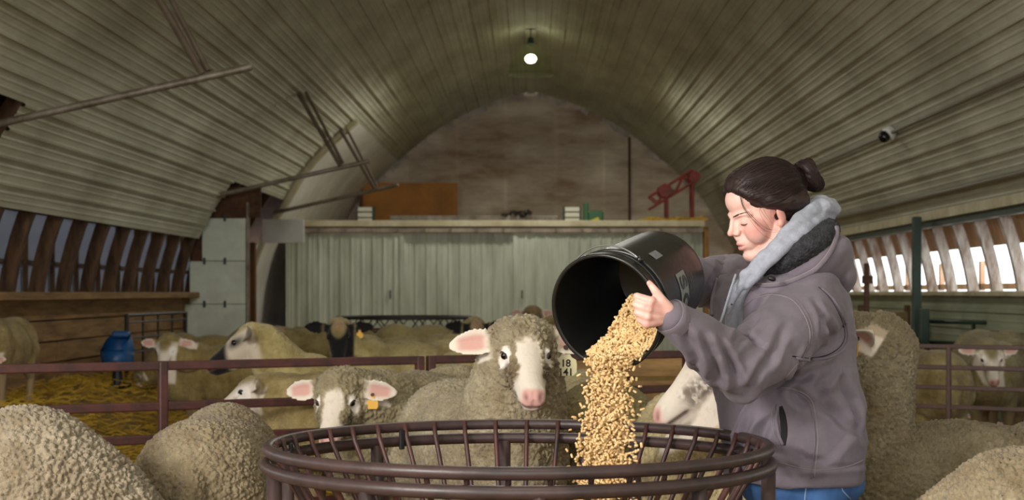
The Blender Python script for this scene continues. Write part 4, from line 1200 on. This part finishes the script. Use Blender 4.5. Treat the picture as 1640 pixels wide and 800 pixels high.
d = -.0028 * gs(.088, .017, .004, .012, .009, .010) - .0030 * gs(.084, .034, .0135, .012, .014, .004) - .0022 * gs(.082, .034, -.012, .014, .014, .006)
d += -.0032 * gs(.098, 0, -.0592, .012, .02, .0022) - .003 * gs(.09, 0, -.078, .014, .02, .006)
d += -.0045 * gs(.102, .0075, -.032, .008, .0042, .0035) - .0015 * gs(.1, .0185, -.028, .008, .003, .009)
d += .002 * gs(.06, .045, -.015, .02, .02, .02)
v = v + nn * (d * HS)[:, None]
setv(me, v)
skin = np.array(lin((233, 186, 172)))
rgb = np.tile(skin, (len(v), 1))
def mixb(m_, col):
    global rgb
    m_ = np.clip(m_, 0, 1); rgb = rgb * (1 - m_[:, None]) + np.array(lin(col)) * m_[:, None]
mixb(gs(.06, .05, -.02, .03, .025, .022) * .75, (206, 116, 108))
mixb(gs(.115, 0, -.02, .014, .012, .012) * .5, (212, 124, 116))
mixb(gs(-.005, .075, -.005, .03, .02, .035) * .55, (208, 118, 104))
lip = np.maximum(gs(.096, 0, -.0535, .014, .019, .0042), gs(.093, 0, -.0655, .014, .016, .0055)) * sst(.026, .018, ab)
mixb(lip * .9, (192, 104, 102))
mixb(gs(.098, 0, -.0594, .012, .02, .0018) * .8, (120, 58, 56))
mixb(gs(.102, .0075, -.0315, .007, .0042, .003) * .8, (110, 56, 50))
mixb(gs(.084, .033, -.003, .012, .014, .004) * .35, (170, 110, 100))
lum = vnoise(v * 90) * .04
hv_ = np.exp(-((v - np.array(MC[1])) ** 2).sum(1) / .05 ** 2)
mixb(hv_ * (.30 + .5 * vnoise(v * 70)), (206, 128, 120))
for t in TI + [Q(1040, 453, 3.884)]:
    mixb(np.exp(-((v - np.array(t)) ** 2).sum(1) / .010 ** 2) * .5, (214, 128, 118))
rgb = np.clip(rgb * (1 + lum[:, None]), 0, 1)
setcol(me, rgb, np.ones(len(v)))
M_skin = bpy.data.materials.new('skin'); M_skin.use_nodes = True
nt = M_skin.node_tree; bs = nt.nodes['Principled BSDF']; at = nt.nodes.new('ShaderNodeVertexColor'); at.layer_name = 'Col'
nt.links.new(at.outputs['Color'], bs.inputs['Base Color']); bs.inputs['Roughness'].default_value = .5
bs.inputs['Subsurface Weight'].default_value = .12; bs.inputs['Subsurface Radius'].default_value = (.01, .004, .002); bs.inputs['Subsurface Scale'].default_value = .6
body = link('body', me, M_skin, woman)
body['label'] = 'bare face and hands of the woman'
bodyT = BVHTree.FromPolygons([tuple(x) for x in v], [tuple(p.vertices) for p in me.polygons])
def on_face(a_, b_, c_, off=.0006):
    o_ = hd(a_, b_, c_); loc, nor, i_, _ = bodyT.find_nearest(o_)
    return loc + nor * off
# brows and lashes
M_brow = mat('brow_hair', (74, 50, 40), .8)
for s in (-1, 1):
    pts = [on_face(.10 - .012 * k / 8 - .022 * (k / 8) ** 2, s * (.012 + .040 * k / 8), .0205 + .0050 * math.sin(math.pi * .60 * k / 8), -.0005) for k in range(9)]
    mk('eyebrow', tube(pts, [.0010] * 9, 8, ry=[.0012, .0021, .0026, .0026, .0024, .0021, .0017, .0012, .0007], up=tuple(HU)), M_brow, woman, True)
    pts = [on_face(.094 - .016 * (k / 8) ** 2, s * (.0235 + .0225 * k / 8), -.0040 - .0035 * math.sin(math.pi * k / 8), .0006) for k in range(9)]
    mk('eyelashes', tube(pts, [.0006, .001, .0014, .0016, .0017, .0017, .0016, .0013, .0009], 6), mat('lash_hair', (38, 26, 24), .7), woman, True)
# finger nail on the thumb
mk('thumb_nail', ball(Q(1039.5, 453.5, 3.8775), (.0045, .0018, .006), Matrix.Rotation(-.6, 3, 'Y'), 12, 8), mat('nail', (226, 170, 158), .3), woman, True)

# ------------------------------------------------------------------ hair
M_hair = bpy.data.materials.new('dark_brown_hair'); M_hair.use_nodes = True
nt = M_hair.node_tree; bs = nt.nodes['Principled BSDF']
bs.inputs['Roughness'].default_value = .52; bs.inputs['Specular IOR Level'].default_value = .4
tc = nt.nodes.new('ShaderNodeTexCoord'); n1 = nt.nodes.new('ShaderNodeTexNoise'); n1.inputs['Scale'].default_value = 18; n1.inputs['Detail'].default_value = 6
nt.links.new(tc.outputs['Object'], n1.inputs['Vector'])
rp = nt.nodes.new('ShaderNodeValToRGB'); rp.color_ramp.elements[0].color = lin((24, 16, 15)) + (1,); rp.color_ramp.elements[1].color = lin((52, 33, 28)) + (1,)
nt.links.new(n1.outputs['Fac'], rp.inputs['Fac']); nt.links.new(rp.outputs['Color'], bs.inputs['Base Color'])
HG = []
HG.append(hball(-.022, 0, .062, (.107, .086, .084)))
HG.append(hball(-.045, 0, .03, (.085, .080, .085)))
HG.append(hball(.022, 0, .092, (.062, .068, .046)))
for s in (-1, 1):
    HG.append(hchain([(.066, s * .030, .088), (.046, s * .058, .066), (.014, s * .073, .042), (-.03, s * .076, .022), (-.08, s * .058, .012)], [.018, .022, .025, .027, .03]))
    HG.append(hchain([(.020, s * .066, .06), (-.035, s * .078, .03), (-.09, s * .04, -.01)], [.024, .028, .03]))
HG.append(hchain([(-.085, 0, .0), (-.10, 0, .04), (-.125, 0, .052)], [.05, .045, .028]))
HG.append(hchain([(-.075, .03, -.04), (-.08, -.03, -.04)], [.03, .03]))
hme = blob(HG, .0032, 6)
hv = getv(hme); hn = getn(hme)
HFn, HLn, HUn = np.array(HF), np.array(HL), np.array(HU)
q = (hv - np.array(HO)) / HS; a = q @ HFn; b = q @ HLn; c = q @ HUn
# strands fan from the tie: angle round the tie axis drives the grooves
ang = np.arctan2(b, c - .045); rad = np.sqrt(b ** 2 + (c - .045) ** 2)
gro = vnoise(np.stack([ang * 26, a * 5, rad * 8], 1)) * .6 + vnoise(np.stack([ang * 60, a * 6, rad * 8 + 9], 1)) * .4
hv = hv + hn * (gro * .0019)[:, None]
setv(hme, hv)
hair = link('hair', hme, M_hair, woman)
hairT = BVHTree.FromPolygons([tuple(x) for x in hv], [tuple(p.vertices) for p in hme.polygons])
# bun
BG = []
BC = (-.158, 0, .058)
for k in range(9):
    t0 = k * .7; rr = .018 + .010 * (k % 3) / 2
    pts = [(BC[0] + .012 * math.sin(t * .5 + k) - .004 * k * .4, .026 * math.cos(t + t0) * (1 - .05 * k), BC[2] + .032 * math.sin(t + t0)) for t in np.linspace(0, 3.6, 9)]
    BG.append(hchain(pts, [.008, .014, .016, .017, .017, .017, .016, .013, .008]))
BG.append(hball(BC[0], 0, BC[2], (.030, .030, .036)))
bme = blob(BG, .003, 3); bv = getv(bme); bn = getn(bme)
q = (bv - np.array(hd(*BC))); an = np.arctan2(q @ HLn, q @ HUn)
bv = bv + bn * ((vnoise(np.stack([np.sqrt((q ** 2).sum(1)) * 300, an * 3, (q @ HFn) * 160], 1))) * .0016)[:, None]; setv(bme, bv)
link('hair_bun', bme, M_hair, woman)
bunT = BVHTree.FromPolygons([tuple(x) for x in bv], [tuple(p.vertices) for p in bme.polygons])
def on_bun(p, off):
    loc, nor, i_, _ = bunT.find_nearest(p); return loc + nor * off
mk('hair_tie', tube([hd(-.124, .021 * math.cos(t), .052 + .021 * math.sin(t)) for t in np.linspace(0, 2 * math.pi, 20)[:-1]], .006, 8, closed=True), mat('black_elastic', (16, 15, 16), .7), woman, True)
# loose strands
SV = []
def strand(pts, r0=.0006, n=12):
    cp = [Vector(p) for p in pts]; out = []
    for i in range(n + 1):
        t = i / n * (len(cp) - 1); k = min(int(t), len(cp) - 2); f_ = t - k
        p0 = cp[max(k - 1, 0)]; p1 = cp[k]; p2 = cp[k + 1]; p3 = cp[min(k + 2, len(cp) - 1)]
        out.append(.5 * ((2 * p1) + (p2 - p0) * f_ + (2 * p0 - 5 * p1 + 4 * p2 - p3) * f_ ** 2 + (3 * p1 - p0 - 3 * p2 + p3) * f_ ** 3))
    SV.append(tube(out, [r0 * (1 - .6 * i / n) for i in range(n + 1)], 4))
def hs_(a_, b_, c_, off=.001):
    o_ = hd(a_, b_, c_); loc, nor, i_, dist = hairT.find_nearest(o_); return loc + nor * off
for k in range(900):
    th = random.uniform(-1.8, 1.8); ph = random.random(); fr_ = .009 if abs(th) < 1.5 and k % 2 else 0
    pts = []
    for t in (0, .25, .5, .75, 1):
        aa = .066 + fr_ * (1 - t) - .18 * t - .03 * ph * (0 if fr_ else 1); rr = .11 * math.sqrt(max(.02, 1 - (aa / .125) ** 2)) if aa < .1 else .04
        pts.append(hs_(aa, rr * math.sin(th * (1 - .15 * t)), .045 + rr * math.cos(th * (1 - .15 * t)), random.uniform(.0003, .0016)))
    if (pts[0] - pts[-1]).length > .05: strand(pts, random.uniform(.0004, .0008))
for k in range(260):
    t = random.random() * .62; A0 = Vector((.078, .030, .090)).lerp(Vector((.030, .088, .040)), t)
    T1 = Vector((-.115, random.uniform(.0, .025), .05 + random.uniform(-.02, .01)))
    strand([hs_(*(A0.lerp(T1, q_) + Vector((0, .03 * math.sin(math.pi * q_), 0))), random.uniform(.0002, .0013)) for q_ in (0, .2, .4, .6, .8, 1)], random.uniform(.0004, .0008))
for k in range(7):   # wisps down the cheek and temple
    j = random.uniform(-.006, .006); e = random.uniform(-.01, .012)
    strand([hd(.070 + j, .046, .085 + j), hd(.080 + j, .056 + j, .045), hd(.068 + j, .064, .005 + e), hd(.045 + j * 2, .072, -.035 + e), hd(.015 + 3 * j, .083, -.052 + 2 * e)][:random.choice((4, 5, 5))], .0005)
for k in range(5):
    strand([hs_(.02 + random.uniform(-.02, .03), .07, .05), hd(.03 + random.uniform(-.02, .02), .074, .02), hd(.015 + random.uniform(-.02, .02), .079, -.01 - .03 * random.random())], .0005)
for k in range(22):
    t = random.random() * 6.28; r_ = random.uniform(.03, .055)
    strand([hd(BC[0] + .01, .02 * math.cos(t), BC[2] + .03 * math.sin(t)), hd(BC[0] - .02, r_ * math.cos(t), BC[2] + r_ * math.sin(t)), hd(BC[0] - .045 - .02 * random.random(), r_ * .8 * math.cos(t + .5), BC[2] + r_ * math.sin(t + .4) - .02)], .0005)
for k in range(240):
    t0 = random.random() * 6.28; e0 = random.uniform(-.045, .03); sw = random.uniform(1.2, 2.6)
    strand([on_bun(hd(BC[0] + e0 + .012 * math.sin(t0 + j * .4), .055 * math.cos(t0 + sw * j / 5), BC[2] + .055 * math.sin(t0 + sw * j / 5)), random.uniform(.0002, .0014)) for j in range(6)], random.uniform(.0004, .0008))
sm = mk('hair_strands', join(*SV), M_hair, woman, True); sm['kind'] = 'stuff'

# ------------------------------------------------------------------ clothes
M_jkt = mat('grey_mauve_duck_canvas', (118, 109, 119), .82, noise=.35, nscale=6, rgb2=(101, 92, 101), bump=.22, bscale=420, sheen=.1)
M_jktdark = mat('brown_grey_canvas', (92, 82, 76), .85, noise=.35, nscale=6, rgb2=(72, 62, 56), bump=.2, bscale=420)
M_hoodie = mat('light_grey_fleece', (164, 167, 180), .9, noise=.22, nscale=60, bump=.25, bscale=300)
M_sherpa = mat('charcoal_sherpa', (62, 62, 66), .95, noise=.6, nscale=60, rgb2=(30, 30, 33), bump=1.0, bscale=170)
M_jean = mat('blue_denim', (70, 112, 168), .85, noise=.4, nscale=9, rgb2=(48, 82, 132), bump=.25, bscale=500, stretch=(1, 1, .4))
M_dark = mat('gap_shade_black', (22, 20, 21), .9)  # near-black for shade painted inside the pocket slit and along the flap
M_stitch = mat('pale_stitching', (140, 128, 131), .8)
# hoodie body
HGd = [rings([(W(cx, py), TF * a_, TL * b_) for py, cx, a_, b_ in [(432, 1236, .09, .11), (450, 1238, .13, .15), (480, 1243, .168, .17), (540, 1247, .182, .178), (620, 1256, .185, .175), (720, 1268, .16, .165)]], 28)]
hoodie = link('hoodie', blob(HGd, .006, 4), M_hoodie, woman)
# hoodie hood bunched round the neck, in thick folds
NF = []
NF.append(tube([P(1166, 500, 4.285), P(1174, 474, 4.275), P(1196, 438, 4.275), P(1220, 416, 4.27), P(1246, 390, 4.275), P(1272, 362, 4.30), P(1298, 340, 4.36), P(1314, 332, 4.44), P(1306, 336, 4.53), P(1270, 362, 4.59), P(1225, 395, 4.59)], [.008, .012, .016, .018, .020, .022, .026, .034, .034, .028, .02], 14, rnd=True))
NF.append(tube([P(1196, 458, 4.275), P(1226, 424, 4.255), P(1254, 398, 4.26), P(1284, 370, 4.30), P(1310, 348, 4.38), P(1322, 342, 4.46), P(1305, 348, 4.56)], [.012, .014, .016, .019, .026, .034, .03], 12, rnd=True))
NF.append(tube([P(1290, 352, 4.36), P(1318, 332, 4.40), P(1330, 334, 4.45)], [.02, .028, .03], 12, rnd=True))
nme = blob(NF, .004, 4); nv_ = getv(nme); nv_ = nv_ + getn(nme) * (vnoise(nv_ * np.array([30, 30, 55])) * .0045)[:, None]; setv(nme, nv_)
link('hoodie_hood', nme, M_hoodie, hoodie)
mk('drawstring', tube([P(1178, 440, 4.262), P(1168, 470, 4.222), P(1159, 500, 4.205), P(1152, 520, 4.20)], .0035, 8, rnd=True), M_hoodie, hoodie, True)
mk('drawstring_tip', tube([P(1152, 518, 4.2), P(1150, 527, 4.2)], .0055, 8, rnd=True), M_hoodie, hoodie, True)
for px, py, r_ in ((1168, 463, .004), (1172, 487, .003), (1163, 480, .0035)):
    mk('print_dot', ball(P(px, py, 4.235), (r_, .002, r_)), mat('print_ink', (62, 72, 84), .7), hoodie, True)

# jacket
JT = [(430, 1240, .10, .125), (446, 1244, .145, .175), (475, 1247, .185, .208), (520, 1249, .200, .212), (580, 1256, .200, .206), (640, 1263, .206, .208), (700, 1271, .210, .212), (748, 1274, .204, .208), (766, 1274, .200, .205)]
JG = [rings([(W(cx, py), TF * a_, TL * b_) for py, cx, a_, b_ in JT], 40)]
JG.append(tube([SHL + Vector((.01, .03, .0)), SHL.lerp(ELL, .45), ELL.lerp(SHL, .12), ELL + Vector((.005, 0, -.012)), ELL.lerp(WRL, .3) + Vector((0, 0, -.006)), ELL.lerp(WRL, .65), ELL.lerp(WRL, .97)], [.098, .095, .088, .082, .072, .060, .046], 22, rnd=True))
JG.append(tube([SHR, SHR.lerp(ELR, .5), ELR, ELR.lerp(WRR, .5), ELR.lerp(WRR, .95)], [.095, .082, .075, .066, .050], 20, rnd=True))
jme = blob(JG, .0048, 7)
v = getv(jme); nn = getn(jme)
CAMP = Vector((0, 0, CAMZ))
JB0 = BVHTree.FromPolygons([tuple(x) for x in v], [tuple(p.vertices) for p in jme.polygons])
CREASES = [  # picture polylines of the main cloth folds, (depth, width)
    (.0085, .012, [(1092, 526), (1112, 562), (1124, 600)]), (.010, .012, [(1122, 540), (1142, 570), (1152, 622)]),
    (.010, .011, [(1150, 548), (1168, 576), (1184, 618)]), (.006, .010, [(1108, 580), (1124, 604), (1148, 630)]),
    (.006, .012, [(1215, 505), (1192, 532), (1172, 556)]), (.006, .012, [(1242, 556), (1218, 588), (1196, 622)]), (.005, .012, [(1260, 520), (1240, 560), (1228, 590)]),
    (.011, .012, [(1240, 626), (1258, 606), (1276, 584), (1296, 556)]), (.009, .012, [(1262, 606), (1285, 604), (1312, 592), (1338, 580)]),
    (.008, .013, [(1268, 612), (1276, 636), (1296, 652)]), (.008, .015, [(1330, 592), (1312, 616), (1322, 650), (1346, 672)]),
    (.009, .016, [(1345, 602), (1366, 642), (1372, 690)]), (.007, .014, [(1326, 640), (1350, 676), (1382, 704)]), (.007, .013, [(1228, 738), (1204, 722), (1176, 716)]),
    (.006, .012, [(1206, 652), (1194, 694), (1182, 730)]), (.006, .012, [(1232, 664), (1220, 700), (1214, 726)]), (.006, .012, [(1270, 720), (1290, 736), (1330, 742)]),
    (.006, .012, [(1318, 500), (1330, 526), (1334, 552)]), (.006, .012, [(1305, 480), (1318, 510), (1316, 548)]), (.007, .013, [(1345, 575), (1330, 600), (1300, 612)])]
def crease_field(v, nn):
    out = np.zeros(len(v))
    for A_, sg_, pl in CREASES:
        pts = []
        for (x0, y0), (x1, y1) in zip(pl, pl[1:]):
            for k in range(26): pts.append((x0 + (x1 - x0) * k / 26, y0 + (y1 - y0) * k / 26))
        pts.append(pl[-1]); pp = []
        for x, y in pts:
            loc, nor, i_, _ = JB0.ray_cast(CAMP, (P(x, y, 1.0) - CAMP).normalized())
            if loc is not None: pp.append(loc)
        if len(pp) < 3: continue
        pa = np.array([tuple(p) for p in pp]); lo_ = pa.min(0) - .06; hi_ = pa.max(0) + .06
        idx = np.where(((v > lo_) & (v < hi_)).all(1))[0]
        D = np.sqrt(((v[idx][:, None, :] - pa[None]) ** 2).sum(2)); r_ = D.min(1); t_ = D.argmin(1) / (len(pp) - 1)
        amp = A_ * np.clip(np.sin(np.pi * np.clip(t_ * .9 + .05, 0, 1)) * 1.25, 0, 1)
        out[idx] += amp * (-np.exp(-(r_ / sg_) ** 2) + .75 * np.exp(-((r_ - 1.9 * sg_) / sg_) ** 2))
    return np.clip(out * 1.5, -.019, .015)
ctr = np.array([[W(1260, 468).x, WY, 0]])
rel = v - ctr; tl_ = rel @ np.array(TL); tf_ = rel @ np.array(TF); z = v[:, 2]
def seg(p0, p1):
    p0 = np.array(p0); p1 = np.array(p1); d_ = p1 - p0; L = np.linalg.norm(d_); d_ = d_ / L
    t = (v - p0) @ d_; perp = (v - p0) - np.outer(t, d_); return t / L, np.linalg.norm(perp, axis=1), perp
tu, ru, pu = seg(SHL, ELL); tf2, rf, pf = seg(ELL, WRL)
arm = np.maximum(sst(.12, .10, ru) * sst(-.05, .1, tu) * sst(1.25, 1.1, tu), sst(.10, .085, rf) * sst(-.3, -.1, tf2))
tr_, rr_, _ = seg(ELR, WRR); armr = sst(.11, .09, rr_) * sst(-.4, -.1, tr_) * (v[:, 1] > 4.4)
# open front channel
# front edge, torso folds
up_ = (z - .70) / .7
def ridged(x): return 1 - np.abs(x) * 2.2
wp = np.stack([vnoise(v * 5), vnoise(v * 5 + 20), vnoise(v * 5 + 40)], 1) * .10
vw = v + wp
# drag lines run from the shoulder blade down to the front hem
dl_ = vw[:, 0] * .55 + vw[:, 2] * .83; dp_ = -vw[:, 0] * .83 + vw[:, 2] * .55
w1 = vnoise(np.stack([dl_ * 4, vw[:, 1] * 5, dp_ * 11], 1)); w2 = vnoise(np.stack([dp_ * 5 + 9, vw[:, 1] * 7, dl_ * 16], 1))
dis = (w1 * .012 + np.maximum(ridged(w1) - .35, 0) * .012 + w2 * .006 + np.maximum(ridged(w2) - .5, 0) * .009) * (1 - arm)
# sleeve: diagonal fold rings, strongest at the elbow
nz = vnoise(v * 9) * .5
ph = pf @ np.array(UP) / .07
fs_ = np.sin(2 * np.pi * (tf2 * 2.9 + .55 * ph + nz * 1.3)); fold = np.where(fs_ > 0, fs_ ** .8, -np.abs(fs_) ** 1.6) * (.45 + .9 * np.abs(vnoise(v * 11 + 31)))
fu_ = np.sin(2 * np.pi * (tu * 2.6 - .35 * (pu @ np.array(UP)) / .08 + nz * .9)); foldu = fu_ * np.exp(-((tu - .85) / .35) ** 2) * sst(.13, .1, ru)
elb = np.exp(-((tf2 - .22) / .34) ** 2) * sst(.11, .09, rf)
dis = dis + arm * (elb * fold * .0045 + foldu * .005 * (1 - elb) + vnoise(v * np.array([16, 12, 22])) * .0045)
wr = sst(.75, .95, tf2) * sst(.1, .08, rf)
foldr = np.sin(2 * np.pi * (tr_ * 3.0 + vnoise(v * 12) * .5)); dis = dis + armr * foldr * .006
# waist crease under the arm, hem roll
dis = dis - .010 * np.exp(-((z - P(1230, 738, 4.4).z) / .008) ** 2) * (1 - arm) * .5
hem = sst(.735, .715, z) ; dis = dis - hem * .004
dis = dis + crease_field(v, nn) 
v = v + nn * dis[:, None]
chan = sst(.0, .008, tl_ + .012) * sst(.084, .074, tl_) * (tf_ > .07) * sst(P(0, 540, 4.3).z, P(0, 520, 4.3).z, z) * (1 - arm) * (1 - armr)
v = v - np.array(TF)[None, :] * (chan * .045)[:, None]
setv(jme, v)
jacket = link('jacket', jme, M_jkt, woman)
# the far sleeve is the same cloth
JB = BVHTree.FromPolygons([tuple(x) for x in v], [tuple(p.vertices) for p in jme.polygons])
def onj(px, py, off=.001):
    d_ = (P(px, py, 1.0) - CAMP).normalized(); loc, nor, i_, _ = JB.ray_cast(CAMP, d_)
    if loc is None: return None
    return loc + nor * off
def dense(pts, st=5):
    out = []
    for (x0, y0), (x1, y1) in zip(pts, pts[1:]):
        n_ = max(1, int(math.hypot(x1 - x0, y1 - y0) / st))
        out += [(x0 + (x1 - x0) * k / n_, y0 + (y1 - y0) * k / n_) for k in range(n_)]
    return out + [pts[-1]]
def seam(pts, r, m, name='seam', off=.0008, parent=jacket):
    w_ = [onj(x, y, off) for x, y in dense(pts)]; runs = [[]]
    for p in w_:
        if p is None or (runs[-1] and (p - runs[-1][-1]).length > .05): runs.append([])
        if p is not None: runs[-1].append(p)
    for r_ in runs:
        if len(r_) > 2: mk(name, tube(r_, r, 6), m, parent, True)
def smooth_px(pts, n=6):
    out = []
    for i in range(len(pts) - 1):
        p0 = Vector(pts[max(i - 1, 0)]); p1 = Vector(pts[i]); p2 = Vector(pts[i + 1]); p3 = Vector(pts[min(i + 2, len(pts) - 1)])
        for k in range(n):
            t = k / n; q_ = .5 * ((2 * p1) + (p2 - p0) * t + (2 * p0 - 5 * p1 + 4 * p2 - p3) * t * t + (3 * p1 - p0 - 3 * p2 + p3) * t ** 3); out.append((q_.x, q_.y))
    out.append(tuple(pts[-1])); return out
arm_seam = smooth_px([(1192, 490), (1212, 476), (1240, 472), (1268, 480), (1288, 505), (1297, 535), (1290, 565), (1270, 590), (1250, 612)])
seam(arm_seam, .0012, M_stitch); seam([(x + 4, y - 3) for x, y in arm_seam], .0016, M_jkt)
side = smooth_px([(1250, 620), (1275, 624), (1298, 638), (1306, 665), (1310, 700), (1307, 735), (1304, 764)])
seam(side, .0011, M_stitch); seam([(x - 5, y + 2) for x, y in side], .0022, M_jkt)
seam(smooth_px([(1160, 742), (1200, 735), (1240, 738), (1300, 752), (1350, 748), (1385, 735)]), .0010, M_stitch)
flap = smooth_px([(1316, 462), (1334, 480), (1350, 508), (1358, 535), (1352, 556), (1330, 571), (1300, 576), (1274, 573)])
seam(flap, .0045, M_jkt, 'flap_edge', .002); seam([(x - 5, y - 3) for x, y in flap], .0022, M_dark, 'flap_painted_shade', -.0012)  # dark tube painted in as the shade beside the flap edge
# pocket
slit = smooth_px([(1246, 648), (1243, 670), (1247, 695), (1254, 712)])
seam(smooth_px([(1250, 650), (1256, 668), (1258, 692), (1255, 712)]), .008, M_dark, 'pocket_slit', -.004)
seam(smooth_px([(1251, 652), (1252, 670), (1254, 692), (1254, 708)]), .007, M_dark, 'pocket_slit', -.003)
seam(slit, .0055, M_jkt, 'pocket_welt', .003); seam([(x - 7, y) for x, y in slit], .0009, M_stitch)
# cuff
ax = (WRL - ELL).normalized(); cc = ELL.lerp(WRL, .99)
s_ = ax.orthogonal().normalized(); u_ = ax.cross(s_)
V = []; F = []; n = 36; prf = [(-.030, .047), (-.012, .0475), (.004, .0465), (.006, .0435), (.0, .041), (-.02, .040)]
for t, r_ in prf:
    for k in range(n):
        a_ = 2 * math.pi * k / n; V.append(cc + ax * t + (s_ * math.cos(a_) + u_ * math.sin(a_)) * (r_ + .0015 * math.sin(3 * a_)))
for i in range(len(prf) - 1):
    for k in range(n): F.append((i * n + k, i * n + (k + 1) % n, (i + 1) * n + (k + 1) % n, (i + 1) * n + k))
mk('cuff', (V, F), M_jkt, jacket, True)
# zip and front edges
zp = smooth_px([(1186, 452), (1177, 470), (1171, 490), (1168, 503)])
seam(zp, .0035, mat('brass_zip', (168, 138, 84), .4, metal=.6), 'zipper', .004)
seam([(x + 6, y) for x, y in zp], .005, M_jkt, 'front_edge', .002)
seam(smooth_px([(1150, 446), (1144, 470), (1141, 490), (1142, 505)]), .006, M_jkt, 'front_edge', .002)
# hood: outer shell, sherpa lining, edge
tilt = Matrix.Rotation(math.radians(-29), 3, 'Y')
HGs = [ball(P(1290, 424, 4.42), (.140, .160, .066), tilt, 28, 18), ball(P(1326, 420, 4.45), (.085, .140, .062), Matrix.Rotation(math.radians(-60), 3, 'Y'), 24, 16),
       ball(P(1345, 440, 4.46), (.045, .11, .058), None, 20, 14)]
sme = blob(HGs, .005, 8); sv = getv(sme); sv = sv + getn(sme) * (vnoise(sv * np.array([16, 12, 16])) * .008)[:, None]; setv(sme, sv)
hood = link('hood', sme, M_jkt, jacket)
LG = [ball(P(1270, 404, 4.40), (.134, .152, .060), tilt, 32, 20), ball(P(1304, 382, 4.415), (.075, .130, .046), Matrix.Rotation(math.radians(-38), 3, 'Y'), 24, 16)]
lme = blob(LG, .0032, 10); lv = getv(lme); f1, f2 = worley(lv * 170 + vnoise(lv * 60)[:, None] * .6)
lv = lv + getn(lme) * ((.6 - f1) * .0055 + vnoise(lv * 22) * .004)[:, None]; setv(lme, lv)
lo = link('hood_lining', lme, M_sherpa, hood); lo['label'] = 'dark charcoal sherpa lining of the hood'
trees = [BVHTree.FromPolygons([tuple(x) for x in vv_], [tuple(p.vertices) for p in m_.polygons]) for vv_, m_ in ((sv, sme), (lv, lme), (v, jme))]
def onh(px, py, off):
    d_ = (P(px, py, 1.0) - CAMP).normalized(); best = None
    for t_ in trees:
        loc, nor, i_, ds = t_.ray_cast(CAMP, d_)
        if loc is not None and (best is None or ds < best[1]): best = (loc + nor * off, ds)
    return best[0] if best else None
edge = dense(smooth_px([(1196, 456), (1220, 458), (1250, 456), (1280, 447), (1306, 431), (1327, 408), (1338, 385), (1339, 366)]), 4)
ep = [p for p in (onh(x, y, .003) for x, y in edge) if p is not None]
for _ in range(3): ep = [ep[0]] + [(ep[i - 1] + ep[i] + ep[i + 1]) / 3 for i in range(1, len(ep) - 1)] + [ep[-1]]
mk('hood_edge', tube(ep, .0075, 8, rnd=True), M_jkt, hood, True)
mk('hood_edge_piping', tube([p + Vector((-.004, -.004, .005)) for p in ep], .0016, 6), M_stitch, hood, True)
mk('cord_toggle', ball(P(1236, 446, 4.222), (.012, .008, .007), Matrix.Rotation(.3, 3, 'Y')), mat('black_toggle', (18, 18, 19), .4), hood, True)
# jeans and boots
JNG = [ball(W(1282, 765), (.165, .185, .12), Matrix.Rotation(math.pi / 2 - ty, 3, 'Z') @ Matrix.Identity(3))]
for h_, k_, a_ in ((HIPL, KL, AL), (HIPR, KR, AR)):
    JNG.append(tube([h_ + Vector((0, 0, .06)), h_.lerp(k_, .5), k_, k_.lerp(a_, .5), a_ + Vector((0, 0, .04))], [.105, .092, .074, .066, .06], 18, rnd=True))
jn = blob(JNG, .006, 5); nv_ = getv(jn); setv(jn, nv_ + getn(jn) * (vnoise(nv_ * np.array([14, 14, 24])) * .005)[:, None])
jeans = link('jeans', jn, M_jean, woman)
JB2 = BVHTree.FromPolygons([tuple(x.co) for x in jn.vertices], [tuple(p.vertices) for p in jn.polygons])
for pts in ([(1292, 768), (1289, 800), (1286, 860)], [(1345, 768), (1349, 785), (1362, 799)]):
    w_ = []
    for x, y in dense(pts):
        loc, nor, i_, _ = JB2.ray_cast(CAMP, (P(x, y, 1.0) - CAMP).normalized())
        if loc: w_.append(loc + nor * .001)
    if len(w_) > 2: mk('jean_seam', tube(w_, .0018, 6), mat('denim_thread', (150, 176, 206), .8), jeans, True)
for a_ in (AL, AR):
    bt = blob([tube([a_ + Vector((0, 0, .16)), a_ + Vector((0, 0, .03))], [.058, .055], 14, rnd=True), tube([a_ + Vector((.02, .01, -.01)), a_ + TF * .10 + Vector((0, 0, -.018)), a_ + TF * .18 + Vector((0, 0, -.02))], [.05, .046, .036], 14, rnd=True)], .008, 3)
    link('boot', bt, mat('brown_rubber_boot', (58, 44, 36), .6), woman)
